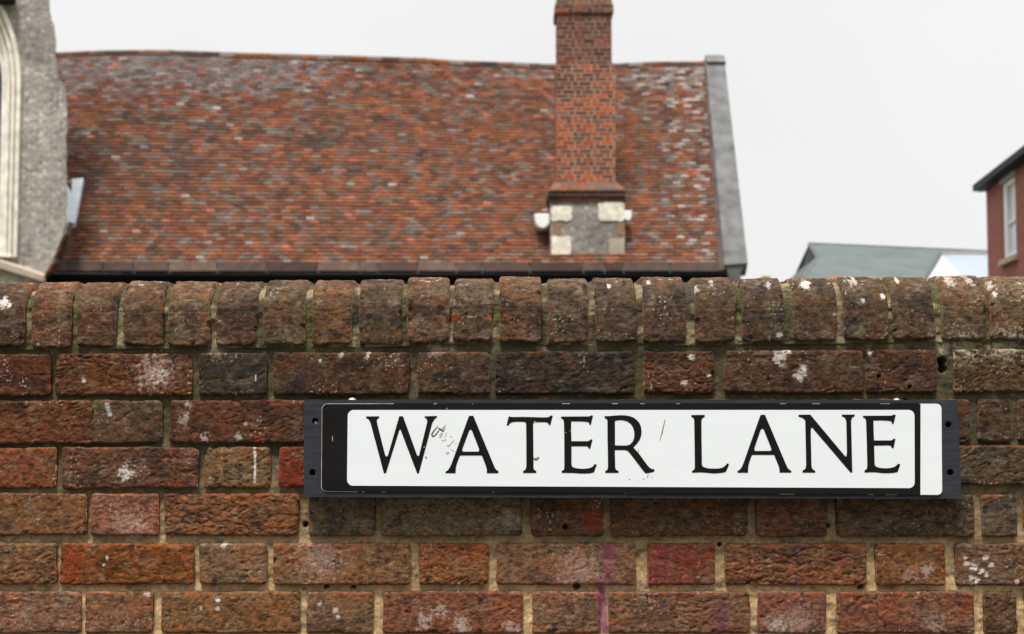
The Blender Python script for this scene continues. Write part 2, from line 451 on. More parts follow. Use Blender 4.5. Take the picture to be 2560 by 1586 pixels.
# lichen and lime marks seen in the photograph: x, y, radius (2441-px frame), strength, colour
WHITE = lin(198, 190, 178); PINKW = lin(176, 150, 138)
MARKS = stamps([
    (8, 722, 15, 1.0, WHITE), (22, 728, 6, 1, WHITE), (368, 890, 46, 0.6, PINKW), (378, 895, 18, 0.5, WHITE), (300, 1128, 20, 1.0, WHITE), (198, 908, 6, 1, WHITE),
    (1858, 853, 20, 0.85, WHITE), (1908, 895, 17, 0.8, WHITE), (1915, 878, 10, 0.8, WHITE), (1925, 676, 14, 1.0, WHITE), (1880, 840, 7, 1, WHITE), (2075, 840, 7, 1, WHITE), (1860, 800, 8, .9, WHITE),
    (2040, 668, 12, 0.6, WHITE), (2105, 706, 8, 1.0, WHITE), (2058, 716, 6, .9, WHITE), (2366, 682, 13, 0.6, WHITE), (2372, 700, 8, 1, WHITE), (2270, 668, 16, 0.6, WHITE), (2320, 670, 12, .6, WHITE), (2150, 668, 8, .9, WHITE),
    (1835, 678, 9, 0.6, WHITE), (1660, 688, 9, 0.6, WHITE), (1700, 672, 8, 0.6, WHITE), (1455, 680, 6, 1, WHITE), (1410, 676, 10, .6, WHITE), (1547, 670, 7, .9, WHITE),
    (1632, 912, 8, 1, WHITE), (1648, 850, 10, .8, WHITE), (1690, 895, 6, 1, WHITE), (765, 860, 5, 1, WHITE), (877, 846, 9, .8, WHITE), (815, 846, 8, .6, WHITE),
    (2306, 1345, 9, 1, WHITE), (2322, 1352, 12, 1, WHITE), (2340, 1362, 9, 1, WHITE), (2352, 1370, 7, 1, WHITE), (2330, 1385, 8, 1, WHITE), (2300, 1330, 6, 1, WHITE), (2365, 1345, 8, .8, WHITE), (2318, 1378, 8, 1, WHITE), (2425, 1385, 6, 1, WHITE), (2350, 1330, 8, .8, WHITE),
    (330, 1250, 14, 0.4, WHITE), (303, 1245, 40, 0.35, PINKW), (340, 1240, 36, 0.4, lin(180, 130, 115)), (1380, 1360, 60, 0.35, PINKW), (760, 1330, 55, 0.4, PINKW),
    (255, 1330, 5, 1, WHITE), (247, 1348, 4, 1, WHITE), (535, 1297, 10, .8, WHITE), (518, 1428, 9, 1, WHITE), (518, 1450, 6, .9, WHITE), (480, 1450, 5, 1, WHITE), (350, 1420, 8, .8, WHITE),
    (1100, 1490, 22, .45, WHITE), (1010, 1480, 22, .4, WHITE), (1050, 1455, 16, .5, WHITE), (1220, 1500, 20, .4, WHITE), (800, 1455, 8, .8, WHITE), (805, 1470, 7, .8, WHITE), (760, 1440, 6, .8, WHITE),
    (1900, 1480, 40, .35, PINKW), (1850, 1490, 30, .35, WHITE), (2230, 1490, 30, .3, PINKW), (2170, 1370, 24, .3, PINKW), (2210, 1360, 16, .35, WHITE), (1215, 1240, 24, .4, PINKW),
    (440, 1000, 16, .4, WHITE), (448, 968, 10, .6, WHITE), (585, 1010, 6, .9, lin(190, 160, 130)), (570, 1040, 10, .6, WHITE), (490, 1045, 12, .5, WHITE),
    # dark burnt spots
    (155, 1246, 8, .9, lin(50, 45, 48)), (150, 1180, 7, .7, lin(55, 50, 52)), (63, 1187, 8, .7, lin(55, 50, 52)), (443, 1240, 15, .8, lin(52, 46, 48)), (425, 1262, 8, .8, lin(52, 46, 48)), (220, 1143, 9, .9, lin(40, 34, 36)),
    (720, 905, 34, .7, lin(52, 42, 42)), (740, 880, 30, .5, lin(52, 42, 42)), (590, 985, 22, .55, lin(50, 40, 40)), (510, 880, 26, .5, lin(48, 40, 42)), (1583, 1438, 12, .85, lin(58, 54, 56)), (1605, 1452, 7, .8, lin(55, 50, 52)), (70, 1410, 14, .5, lin(70, 58, 58)), (585, 1375, 13, .9, lin(46, 40, 42)),
    (140, 1330, 10, .5, lin(60, 50, 50)), (2150, 705, 24, .5, lin(60, 48, 44)), (870, 1385, 7, .7, lin(60, 54, 54)), (2320, 1245, 9, .6, lin(60, 54, 54)), (1735, 1263, 8, .5, lin(60, 54, 54)),
    # red and orange chips, old spray paint
    (1415, 1240, 30, .8, lin(165, 60, 45)), (1405, 1258, 14, .7, lin(160, 60, 75)), (700, 1150, 22, .5, lin(165, 55, 30)), (175, 1330, 34, .75, lin(150, 60, 34)), (165, 1375, 28, .7, lin(155, 62, 30)),
    (1455, 1320, 17, .6, lin(140, 62, 92)), (1450, 1360, 15, .5, lin(132, 62, 84)), (1430, 1395, 16, .4, lin(120, 52, 72)), (2300, 826, 40, .55, lin(176, 164, 138)), (2400, 820, 44, .6, lin(176, 164, 138)), (2255, 830, 18, .7, lin(176, 164, 138)), (1040, 832, 22, .6, lin(170, 140, 122)), (515, 832, 24, .5, lin(160, 142, 120)),
    (1575, 1330, 34, .6, lin(150, 62, 70)), (1570, 1375, 30, .5, lin(140, 56, 62)), (1640, 1340, 34, .6, lin(145, 55, 48)), (1690, 1325, 10, .8, lin(180, 75, 30)), (1400, 1410, 7, .5, lin(140, 45, 90)),
    (1720, 1470, 17, .5, lin(120, 55, 85)), (1725, 1500, 16, .5, lin(120, 55, 85)), (1860, 1330, 16, .35, lin(150, 62, 85)), (1905, 1310, 16, .5, lin(95, 72, 105)), (2005, 1330, 24, .4, lin(150, 70, 70)), (1900, 1385, 8, .8, lin(85, 65, 115)), (1810, 1335, 6, .8, lin(85, 65, 115)),
    (1170, 760, 8, .9, lin(190, 80, 45)), (1088, 758, 14, .9, lin(175, 78, 45)), (2395, 880, 30, .3, lin(90, 75, 50)), (620, 1045, 18, .7, lin(185, 70, 30)), (420, 1150, 12, .6, lin(150, 60, 35)),
    (2300, 1450, 30, .5, lin(160, 80, 45)), (2120, 1440, 30, .55, lin(155, 75, 50)), (1870, 1440, 24, .5, lin(150, 75, 70)), (1140, 1320, 30, .4, lin(170, 92, 50)), (820, 1445, 24, .3, lin(165, 100, 60)), (1480, 1420, 9, .6, lin(190, 120, 70)),
], 0.0)
STREAKS = [(b2(1434, 1400, 0), b2(1443, 1512, 0), 0.0066, .7, lin(128, 40, 88)), (b2(1456, 1290, 0), b2(1450, 1390, 0), 0.013, .3, lin(110, 50, 74)), (b2(1722, 1420, 0), b2(1712, 1512, 0), 0.012, .4, lin(92, 42, 64)), (b2(607, 1068, 0), b2(608, 1150, 0), 0.0019, .9, WHITE), (b2(255, 962, 0), b2(262, 992, 0), 0.004, .6, lin(190, 180, 172)), (b2(610, 895, 0), b2(610, 908, 0), 0.0012, 1, WHITE)]
HOLES = stamps([(1347, 1257, 5.5), (1977, 1255, 5), (725, 1252, 6.5), (1718, 1300, 5), (1375, 1400, 8), (2055, 1400, 7), (775, 1400, 6), (840, 1402, 5), (2160, 958, 6), (2168, 922, 4), (2095, 897, 4), (2249, 862, 10), (2251, 880, 9)], 0.0)


def apply_marks(C, X, Z, seed):
    w_ = fbm(X * 120, Z * 120, 4, 40 + seed, 0.75)
    for (mx, mz, r, st, col) in MARKS:
        if mx < X.min() - r or mx > X.max() + r or mz < Z.min() - r or mz > Z.max() + r: continue
        d = np.hypot(X - mx, Z - mz) / r
        m = ss(1.0, 0.4, d + w_ * (2.0 if st < 0.7 else 1.4)) * st * 0.85
        C = mixc(C, col if col[1] > 0.25 or col[0] > 0.6 or max(col) < 0.05 else tuple(0.62 * q for q in col), m)
    for (a, b, wd, st, col) in STREAKS:
        if (X.max() < a.x - .03) or (X.min() > a.x + .03) or Z.max() < b.z or Z.min() > a.z: continue
        t = np.clip((a.z - Z) / (a.z - b.z), -0.05, 1.05)
        cx = a.x + (b.x - a.x) * t
        m = ss(1.3, 0.5, np.abs(X - cx) / wd + w_ * 0.5) * ss(-0.04, 0.02, t) * ss(1.04, 0.98, t) * st
        C = mixc(C, col, m)
    return C


GAIN = 0.565


def brick_colour(X, Z, base, seed, edge, age, light=0.0):
    """age 1 = blackened and lichened (top of the wall) ... 0 = cleaner orange brick"""
    base = np.array(base)
    C = np.broadcast_to(base, X.shape + (3,)).copy()
    n1 = fbm(X * 28, Z * 45, 4, seed); n2 = fbm(X * 14, Z * 24, 4, seed + 50); n3 = fbm(X * 60, Z * 120, 3, seed + 90)
    n4 = fbm(X * 30, Z * 35, 4, seed + 130); n5 = fbm(X * 130, Z * 330, 3, seed + 140); n6 = fbm(X * 8, Z * 14, 2, seed + 150)
    warm = base * np.array([1.28, 1.04, 0.70])
    C = mixc(C, warm, ss(0.02, 0.32, n1) * 0.9)
    C = mixc(C, base * np.array([1.2, 0.90, 0.80]), ss(0.02, 0.3, n6) * 0.7)
    C = mixc(C, base * np.array([0.42, 0.47, 0.56]) + 0.006, ss(0.08, 0.34, n2) * (0.55 + 0.35 * age))
    grey = base * 0.65 + np.array(lin(150, 128, 112)) * 0.42
    C = mixc(C, grey, ss(0.08, 0.36, n4) * (0.65 - 0.15 * age + light))
    C = C * np.clip(1 + 0.75 * n3 + 0.9 * n5, 0.3, 2.0)[..., None]
    # raw orange body where edges are knocked
    em = ss(0.007, 0.001, edge) * ss(0.0, 0.28, n1 + 0.25 * n3)
    C = mixc(C, np.array(lin(176, 84, 48)) * (0.9 - 0.3 * age), em * (0.8 - 0.55 * age))
    gy = C.mean(-1, keepdims=True); C = C * 0.86 + gy * np.array([0.16, 0.14, 0.12])
    C = C * GAIN * np.array([0.92, 1.01, 0.86])
    # lime specks and lichen dots
    sp = noise(X * 260, Z * 260, seed + 7)
    cl = fbm(X * 18, Z * 18, 2, seed + 17)
    C = mixc(C, lin(165, 150, 136), ss(0.78, 0.92, sp + 0.7 * cl) * 0.8)
    ds = noise(X * 70, Z * 95, seed + 27)
    C = mixc(C, np.array(lin(40, 33, 33)), ss(0.50, 0.66, ds + 0.4 * fbm(X * 14, Z * 14, 2, seed + 71)) * 0.6)
    return C


def face_brick(x0, x1, z0, z1, base, seed, rough=1.0, age=0.3, res=0.0016, proud=0.0):
    r = random.Random(seed)
    w_, h_ = x1 - x0, z1 - z0
    rough = 0.62 * min(rough, 1.5) ** 1.5 * r.uniform(0.75, 1.2); fs = r.uniform(0.6, 1.5); cut = r.uniform(-0.25, 0.15)
    nx = max(6, int(w_ / res)); nz = max(4, int(h_ / res))
    u = np.linspace(0, w_, nx); v = np.linspace(0, h_, nz)
    u = np.concatenate([[u[0], u[0]], u, [u[-1], u[-1]]]); v = np.concatenate([[v[0], v[0]], v, [v[-1], v[-1]]])
    U, Vv = np.meshgrid(u, v)
    X = x0 + U; Z = z0 + Vv
    # distance to the edge of a rounded rectangle
    cr = 0.006
    qx = np.abs(U - w_ / 2) - (w_ / 2 - cr); qz = np.abs(Vv - h_ / 2) - (h_ / 2 - cr)
    dist = cr - (np.hypot(np.maximum(qx, 0), np.maximum(qz, 0)) + np.minimum(np.maximum(qx, qz), 0))
    pull = np.clip(-dist, 0, None)
    L = np.hypot(np.maximum(qx, 0), np.maximum(qz, 0)) + 1e-9
    X = X - np.sign(U - w_ / 2) * np.maximum(qx, 0) / L * pull
    Z = Z - np.sign(Vv - h_ / 2) * np.maximum(qz, 0) / L * pull
    edge = np.clip(dist, 0, None)
    near = ss(0.03, 0.0, edge)
    ex = fbm(X * 14, Z * 14, 2, seed + 300) * 0.0022 + fbm(X * 75, Z * 75, 3, seed + 310) * 0.0013
    ez = fbm(X * 14 + 40, Z * 14, 2, seed + 320) * 0.0020 + fbm(X * 75, Z * 75 + 30, 3, seed + 330) * 0.0013
    Xw = X + ex * near; Zw = Z + ez * near
    # height
    ang = r.uniform(-0.25, 0.25)
    xr = X * math.cos(ang) + Z * math.sin(ang); zr = -X * math.sin(ang) + Z * math.cos(ang)
    wx = fbm(X * 12, Z * 20, 3, seed + 400) * 0.8
    cr1 = 1 - np.clip(np.abs(noise(xr * 15 * fs + wx, zr * 58 * fs + wx * 3.2, seed + 410)) * 4.2, 0, 1)
    cr2 = 1 - np.clip(np.abs(noise(xr * 34 * fs + wx * 2, zr * 135 * fs + wx * 4, seed + 420)) * 3.6, 0, 1)
    msk = ss(cut, cut + 0.3, fbm(X * 11, Z * 16, 2, seed + 430))
    H = proud + fbm(X * 9, Z * 14, 3, seed + 440) * 0.0016
    H += fbm(X * 60, Z * 130, 4, seed + 450) * 0.0013 * rough + fbm(X * 130, Z * 340, 2, seed + 455) * 0.0007 * rough
    H += noise(X * 260, Z * 330, seed + 460) * 0.00035 + noise(X * 150, Z * 170, seed + 461) * 0.0003
    H -= ss(0.45, 0.62, noise(X * 85, Z * 105, seed + 462) + 0.3 * noise(X * 20, Z * 25, seed + 463)) * 0.0010
    H -= (cr1 ** 3 * 0.0026 * msk + cr2 ** 2.5 * 0.0010) * rough
    R = 0.0035 + 0.0025 * (fbm(X * 30, Z * 30, 2, seed + 470) + 0.4)
    R = np.clip(R, 0.0015, 0.008)
    q = np.clip(1 - edge / R, 0, 1)
    H -= R * (1 - np.sqrt(np.clip(1 - q * q, 0, 1))) * 0.85
    chip = ss(0.28, 0.5, fbm(X * 40, Z * 40, 3, seed + 480)) * ss(0.009, 0.0, edge)
    H -= chip * 0.005
    for (hx, hz, hr) in HOLES:
        if x0 - .01 < hx < x1 + .01 and z0 - .01 < hz < z1 + .01:
            H -= ss(1.15, 0.8, np.hypot(X - hx, Z - hz) / hr) * 0.02
    Y = -H
    Y[:1, :] = 0.03; Y[-1:, :] = 0.03; Y[:, :1] = 0.03; Y[:, -1:] = 0.03
    C = brick_colour(X, Z, base, seed, edge, age)
    C = apply_marks(C, X, Z, seed)
    add_grid(np.stack([Xw, Y, Zw], -1), C)


def row(y0, y1, spans, cols, age, seed, y0r=None, y1r=None, rough=None, k=1.0):
    """spans in the 2441-px frame; y drifts linearly to y0r,y1r at the right edge"""
    y0r = y0 if y0r is None else y0r; y1r = y1 if y1r is None else y1r
    for i, (a, b) in enumerate(spans):
        t = (a + b) / 2 / 2441
        ya = y0 + (y0r - y0) * t; yb = y1 + (y1r - y1) * t
        p = b2(a, ya, 0); q = b2(b, yb, 0)
        hid = b < -30 or a > 2480
        face_brick(p.x - 0.0008, q.x + 0.0008, q.z - 0.0007, p.z + 0.0006, lin(*cols[i], k), seed + i * 5, rough=(rough[i] if rough else 1.0), age=age,
                   proud=random.uniform(-0.0008, 0.0014), res=0.004 if hid else 0.0016)
    # the same bond carried on past both edges of the view
    for sgn, (xa, yy, yz), last in ((1, (spans[-1][1], y0r, y1r), spans[-1]), (-1, (spans[0][0], y0, y1), spans[0])):
        p = b2(xa, yy, 0); zl = b2(xa, yz, 0).z
        x = p.x; hd = (last[1] - last[0]) > 220; kk = 0
        while abs(x) < 2.6:
            wd = 0.104 if hd else 0.215; hd = not hd; kk += 1
            xa_ = x + sgn * 0.012; xb_ = xa_ + sgn * wd; x = xb_
            c = cols[(kk * 3) % len(cols)]
            face_brick(min(xa_, xb_), max(xa_, xb_), zl, p.z, lin(*c, k), seed + 60 + kk + (20 if sgn < 0 else 0), age=age, res=0.005)


KB = 1.12
row(845, 943, [(-520, -225), (-205, -65), (-45, 118), (133, 453), (475, 632), (652, 973), (997, 1165), (1182, 1510), (1535, 1703), (1730, 2058), (2067, 2235), (2275, 2588), (2605, 2770)],
    [(95, 60, 45), (90, 55, 45), (104, 58, 42), (112, 66, 45), (76, 62, 56), (92, 62, 50), (92, 68, 56), (70, 56, 52), (102, 65, 50), (96, 66, 54), (96, 62, 50), (100, 76, 58), (95, 60, 45)],
    0.9, 100, 834, 935, [1, 1, 1, 1.1, .5, .6, .7, 1.1, 1.3, 1.0, .9, 2.0, 1], KB)
row(956, 1057, [(-520, -130), (-112, 215), (218, 383), (405, 735), (755, 920), (940, 1265), (1285, 1450), (1470, 1795), (1815, 1980), (1998, 2312), (2333, 2410), (2430, 2750)],
    [(95, 60, 45), (118, 68, 46), (104, 78, 64), (104, 62, 48)] + [(95, 65, 52)] * 5 + [(96, 70, 58), (92, 66, 52), (90, 68, 55)],
    0.7, 200, 953, 1052, [1, 1.3, .9, 1, 1, 1, 1, 1, 1, .9, 1, 1], KB)
row(1068, 1165, [(-420, -260), (-240, 130), (148, 469), (487, 641), (665, 990), (1010, 1170), (1190, 1515), (1535, 1700), (1720, 2045), (2065, 2230), (2262, 2560), (2580, 2750)],
    [(95, 60, 45), (136, 78, 54), (116, 74, 60), (132, 96, 72), (134, 60, 44)] + [(95, 65, 52)] * 5 + [(98, 76, 63), (90, 68, 55)],
    0.45, 300, 1063, 1155, [1, .8, 1.2, 1.1, .7, 1, 1, 1, 1, 1, 1, 1], KB)
row(1178, 1276, [(-460, -295), (-278, 203), (217, 375), (392, 708), (735, 893), (911, 1242), (1268, 1437), (1457, 1780), (1803, 1970), (1995, 2323), (2343, 2425), (2445, 2760)],
    [(120, 75, 55), (134, 86, 60), (158, 92, 76), (140, 86, 58), (118, 96, 84), (122, 100, 84), (112, 76, 60), (108, 76, 60), (118, 80, 66), (102, 78, 66), (104, 82, 70), (110, 80, 65)],
    0.25, 400, 1180, 1280, [1, .7, 1.0, 1.9, .4, .6, .5, .7, .5, 1.0, 1, 1], KB)
row(1297, 1393, [(-420, -255), (-235, 130), (143, 458), (476, 632), (652, 976), (998, 1163), (1185, 1515), (1546, 1705), (1731, 2066), (2090, 2254), (2280, 2620), (2640, 2800)],
    [(120, 75, 55), (136, 94, 68), (140, 76, 34), (142, 102, 82), (144, 96, 70), (146, 88, 56), (142, 96, 76), (138, 74, 60), (136, 86, 62), (144, 84, 52), (124, 88, 74), (110, 80, 65)],
    0.1, 500, 1297, 1396, [1, 1.3, .8, 1.0, .7, 1.4, .8, .6, 1.7, .6, 1.2, 1], KB)
row(1412, 1509, [(-470, -310), (-290, 188), (205, 360), (386, 712), (732, 888), (914, 1246), (1270, 1431), (1451, 1787), (1808, 1970), (1998, 2324), (2348, 2425), (2446, 2760)],
    [(120, 75, 55), (144, 100, 86), (146, 94, 72), (142, 94, 62), (138, 96, 72), (144, 82, 64), (138, 96, 78), (138, 90, 72), (136, 86, 74), (138, 84, 68), (108, 74, 56), (110, 80, 65)],
    0.05, 600, 1412, 1511, [1, 1.3, .7, .9, .8, .9, .9, 1.3, 1.0, 1.3, 1.6, 1], KB)
# courses below the frame, down to the pavement
zb = b2(1220, 1525, 0).z
s_ = 700
while zb > 0.14:
    x = -2.6 - random.random() * 0.1
    hd = False
    while x < 2.6:
        wd = 0.104 if hd else 0.215; hd = not hd
        s_ += 5
        face_brick(x, x + wd, zb - 0.067, zb, lin(random.randint(112, 146), random.randint(76, 94), random.randint(54, 74), KB), s_, age=0.1, res=0.006)
        x += wd + 0.012
    zb -= 0.079
flush('brick_courses', M['brick'], wall_root)

# coping bricks: round-nosed bricks on edge
RN = 0.056
ZC0 = 0.0


def coping_profile(S, ztop, H, zbot):
    """S = arc length from the bottom of the face; returns Y,Z and normal of the nose profile (H = extra offset)"""
    zc = ztop - RN
    Lf = zc - zbot
    La = RN * math.pi / 2
    Lt = 0.215 - 2 * RN
    Y = np.empty_like(S); Z = np.empty_like(S); NY = np.empty_like(S); NZ = np.empty_like(S)
    m = S < Lf
    Y[m] = 0; Z[m] = zbot + S[m]; NY[m] = -1; NZ[m] = 0
    m2 = (~m) & (S < Lf + La)
    a = (S[m2] - Lf) / RN
    Y[m2] = RN - RN * np.cos(a); Z[m2] = zc + RN * np.sin(a); NY[m2] = -np.cos(a); NZ[m2] = np.sin(a)
    m3 = (~m) & (~m2) & (S < Lf + La + Lt)
    Y[m3] = RN + S[m3] - Lf - La; Z[m3] = ztop; NY[m3] = 0; NZ[m3] = 1
    m4 = (~m) & (~m2) & (~m3)
    a = np.clip((S[m4] - Lf - La - Lt) / RN, 0, math.pi / 2)
    Y[m4] = 0.215 - RN + RN * np.sin(a); Z[m4] = zc + RN * np.cos(a); NY[m4] = np.sin(a); NZ[m4] = np.cos(a)
    return Y + NY * H, Z + NZ * H, Lf + La * 2 + Lt


COP = [(60 - 330, 60 - 232, 684, 829), (60 - 217, 60 - 118, 682, 828), (-45, 60, 680, 826), (75, 170, 677, 828), (183, 278, 675, 826), (293, 388, 676, 825), (402, 500, 675, 825), (515, 612, 674, 824), (628, 727, 670, 822), (743, 840, 671, 822),
       (856, 957, 669, 820), (970, 1070, 667, 816), (1080, 1175, 667, 815), (1190, 1290, 666, 815), (1306, 1402, 667, 816), (1420, 1517, 667, 816), (1533, 1635, 666, 817), (1657, 1752, 667, 817), (1770, 1870, 666, 813),
       (1893, 1995, 665, 814), (2012, 2117, 665, 811), (2127, 2229, 664, 809), (2247, 2350, 662, 810), (2362, 2470, 662, 808), (2485, 2585, 662, 808), (2600, 2700, 662, 807)]
CCOL = [(108, 74, 58), (108, 74, 58), (92, 66, 54), (122, 82, 64), (110, 76, 58), (112, 78, 62), (126, 92, 72), (98, 74, 62), (106, 86, 68), (124, 84, 62), (102, 80, 66), (116, 84, 66), (106, 84, 70), (116, 82, 62),
        (112, 88, 72), (96, 76, 64), (92, 72, 62), (98, 78, 64), (84, 66, 58), (98, 74, 60), (98, 78, 64), (106, 82, 66), (118, 94, 76), (124, 98, 78), (120, 92, 74), (120, 92, 74)]
for k_ in range(17):
    COP.insert(0, (COP[0][0] - 112, COP[0][0] - 13, 683, 829)); CCOL.insert(0, CCOL[(k_ * 5) % 20])
    COP.append((COP[-1][1] + 14, COP[-1][1] + 114, 662, 807)); CCOL.append(CCOL[(k_ * 7) % 20])
prof_z = []
for i, ((a, b, yt, yb), c) in enumerate(zip(COP, CCOL)):
    seed = 1500 + i * 11
    rr = random.Random(seed)
    pt = b2((a + b) / 2, yt, 0.05); pb = b2((a + b) / 2, yb, -0.004)
    x0 = b2(a, 750, 0).x; x1 = b2(b, 750, 0).x
    ztop, zbot = pt.z, pb.z
    prof_z.append(((x0 + x1) / 2, ztop, zbot))
    Ltot = (ztop - RN - zbot) + RN * math.pi + (0.215 - 2 * RN)
    vis = (ztop - RN - zbot) + RN * 1.75
    res = 0.0016 if -60 < b and a < 2500 else 0.005
    ns = int(vis / res)
    s = np.concatenate([np.linspace(0, vis, ns), np.linspace(vis, Ltot, 30)[1:]])
    s = np.concatenate([[0, 0], s, [Ltot]])
    wd = x1 - x0
    u = np.linspace(0, wd, int(wd / res)); u = np.concatenate([[0, 0], u, [wd, wd]])
    U, S = np.meshgrid(u, s)
    tilt = rr.uniform(-0.025, 0.025)
    X = x0 + U
    edge = np.minimum(U, wd - U); edge = np.minimum(edge, S)
    cr = 0.008
    qx = np.abs(U - wd / 2) - (wd / 2 - cr); qz = (cr - S)
    both = (qx > 0) & (qz > 0)
    L = np.hypot(qx, qz) + 1e-9
    pull = np.where(both, np.clip(L - cr, 0, None), 0)
    X = X - np.where(both, np.sign(U - wd / 2) * qx / L * pull, 0)
    Sp = S + np.where(both, qz / L * pull, 0)
    edge = np.where(both, np.clip(cr - L, 0, None), edge)
    near = ss(0.025, 0, edge)
    Xw = X + near * (fbm(X * 16, S * 16, 2, seed + 3) * 0.0026 + fbm(X * 80, S * 80, 2, seed + 5) * 0.0013) + (S - 0.05) * tilt
    Sw = Sp + near * ss(0.05, 0.0, S) * (fbm(X * 22 + 9, S * 22, 3, seed + 8) * 0.0045)
    R = np.clip(0.004 + 0.004 * fbm(X * 30, S * 30, 2, seed + 9), 0.0015, 0.007)
    q = np.clip(1 - edge / R, 0, 1)
    H = rr.uniform(0.001, 0.004) + fbm(X * 10, S * 10, 3, seed + 12) * 0.0018 + fbm(X * 55, S * 70, 4, seed + 15) * 0.0019 + noise(X * 260, S * 260, seed + 16) * 0.0004
    H = H - R * (1 - np.sqrt(np.clip(1 - q * q, 0, 1)))
    H = H - ss(0.25, 0.5, fbm(X * 38, S * 38, 3, seed + 20)) * ss(0.012, 0, edge) * 0.006
    sj = (ztop - RN - zbot) + 0.004
    H = H - ss(0.0018, 0.0, np.abs(S - sj + fbm(X * 30, S * 0, 2, seed) * 0.002)) * 0.0007 * (1 if rr.random() < .6 else 0)
    H[:, :1] = -0.03; H[:, -1:] = -0.03; H[:1, :] = -0.03
    Y, Z, _ = coping_profile(Sw, ztop, H, zbot)
    c = (c[0] * 0.72 + 28, c[1] * 0.68 + 23, c[2] * 0.70 + 20); C = brick_colour(X, zbot + S, lin(*c, 1.12), seed, edge, 0.75, light=0.25)
    up = ss(0.07, 0.16, S)
    lm = ss(0.50, 0.7, fbm(X * 46, S * 60, 3, seed + 31) + up * (0.22 if b < 1850 else 0.42))
    C = mixc(C, lin(176, 166, 150), lm * 0.7)
    C = mixc(C, lin(132, 80, 54), ss(0.1, 0.45, fbm(X * 26, S * 26, 4, seed + 34)) * up * 0.6)
    C = mixc(C, lin(84, 76, 42), ss(0.15, 0.5, fbm(X * 18, S * 26, 3, seed + 41)) * 0.14)
    # the vertical scale of marks follows the face as seen
    C = apply_marks(C, X, np.minimum(Z, ztop - 0.002), seed)
    add_grid(np.stack([Xw, Y, Z], -1), C)
flush('coping', M['brick'], wall_root)

# mortar: the bed behind the bricks and the pointing between the coping bricks
px_ = np.array([p[0] for p in prof_z]); pt_ = np.array([p[1] for p in prof_z]); pb_ = np.array([p[2] for p in prof_z])
xs = np.concatenate([np.arange(-2.62, -0.9, 0.008), np.arange(-0.9, 0.9, 0.0022), np.arange(0.9, 2.62, 0.008)])
zlow = b2(1220, 1540, 0).z
ztopw = pb_.min() + 0.012
zs = np.concatenate([np.linspace(0.05, zlow, 60)[:-1], np.arange(zlow, ztopw, 0.0022)])
X, Z = np.meshgrid(xs, zs)


def mortar_colour(X, Z, seed):
    zt = 1.69
    t = ss(zt - 0.24, zt - 0.52, Z)
    top = np.array(lin(80, 73, 52)); low = np.array(lin(190, 160, 118))
    C = top[None, None] * (1 - t[..., None]) + low[None, None] * t[..., None]
    n = fbm(X * 14, Z * 20, 4, seed)
    C = mixc(C, lin(78, 74, 44), ss(-0.05, 0.35, n) * (1 - t) * 0.75)
    C = mixc(C, lin(66, 60, 54), ss(0.1, 0.45, fbm(X * 22, Z * 40, 4, seed + 9)) * 0.8)
    C = mixc(C, lin(140, 118, 98), ss(0.2, 0.5, fbm(X * 25, Z * 25, 3, seed + 14)) * 0.5)
    C = mixc(C, lin(180, 156, 118), ss(0.15, 0.5, fbm(X * 50, Z * 50, 3, seed + 19)) * 0.4 * t)
    return C * (1 + 0.35 * fbm(X * 120, Z * 120, 3, seed + 23)[..., None])


REC = 0.0098 + fbm(X * 8, Z * 12, 3, 900) * 0.006 + fbm(X * 40, Z * 40, 3, 905) * 0.0028 + noise(X * 200, Z * 200, 907) * 0.0007
zc_ = np.interp(X, px_, pb_)
REC = REC - ss(0.03, 0.0, np.abs(Z - zc_)) * 0.001
REC = np.clip(REC, 0.003, 0.024)
for (hx, hz, hr) in HOLES:
    REC += ss(1.2, 0.7, np.hypot(X - hx, Z - hz) / hr) * 0.03
C = mortar_colour(X, Z, 910)
C = apply_marks(C, X, Z, 3)
add_grid(np.stack([X, REC, Z], -1), C)
# pointing over the nose
ss_ = np.concatenate([np.linspace(0, 0.19, 110), np.linspace(0.19, 0.40, 24)[1:]])
Xp, Sp = np.meshgrid(xs, ss_)
zt_ = np.interp(Xp, px_, pt_); zb_ = np.interp(Xp, px_, pb_) - 0.004
H = -0.0075 + fbm(Xp * 20, Sp * 14, 3, 950) * 0.006 + fbm(Xp * 70, Sp * 70, 3, 955) * 0.003
H = np.clip(H, -0.02, -0.0025)
Yp = np.empty_like(Xp); Zp = np.empty_like(Xp)
for j in range(Xp.shape[1]):
    y_, z_, L_ = coping_profile(Sp[:, j] / ss_[-1] * ((zt_[0, j] - RN - zb_[0, j]) + RN * math.pi + 0.215 - 2 * RN), zt_[0, j], H[:, j], zb_[0, j])
    Yp[:, j] = y_; Zp[:, j] = z_
Cp = mortar_colour(Xp, np.full_like(Xp, 1.58), 960)
Cp = mixc(Cp, lin(152, 140, 108), ss(0.02, 0.36, fbm(Xp * 12, Sp * 20, 3, 965)) * 0.75)
Cp = mixc(Cp, lin(92, 92, 48), ss(0.1, 0.4, fbm(Xp * 12 + 5, Sp * 16, 3, 967)) * ss(.14, .05, Sp) * 0.7)
add_grid(np.stack([Xp, Yp, Zp], -1), Cp)
flush('mortar', M['mortar'], wall_root)
core = MB(); core.box(-2.6, 2.6, 0.05, 0.213, 0.1, float(pb_.min()))
core.build('wall_core', M['wallb'], wall_root)

# ------------------------------------------------------------------ street sign
YB, YPL, YW, YL = -0.0340, -0.0362, -0.0366, -0.0370      # front faces: board, plate, white panel, letters
sp0 = bp(1580, 1240, 0)
sign = empty('street_sign', (sp0.x, -0.012, sp0.z))
tag(sign, 'long white and black street name plate reading WATER LANE on slate grey backing board', 'street sign')


def P2(px, py, Y=YB):
    p = bp(px, py, Y); return (p.x, p.z)


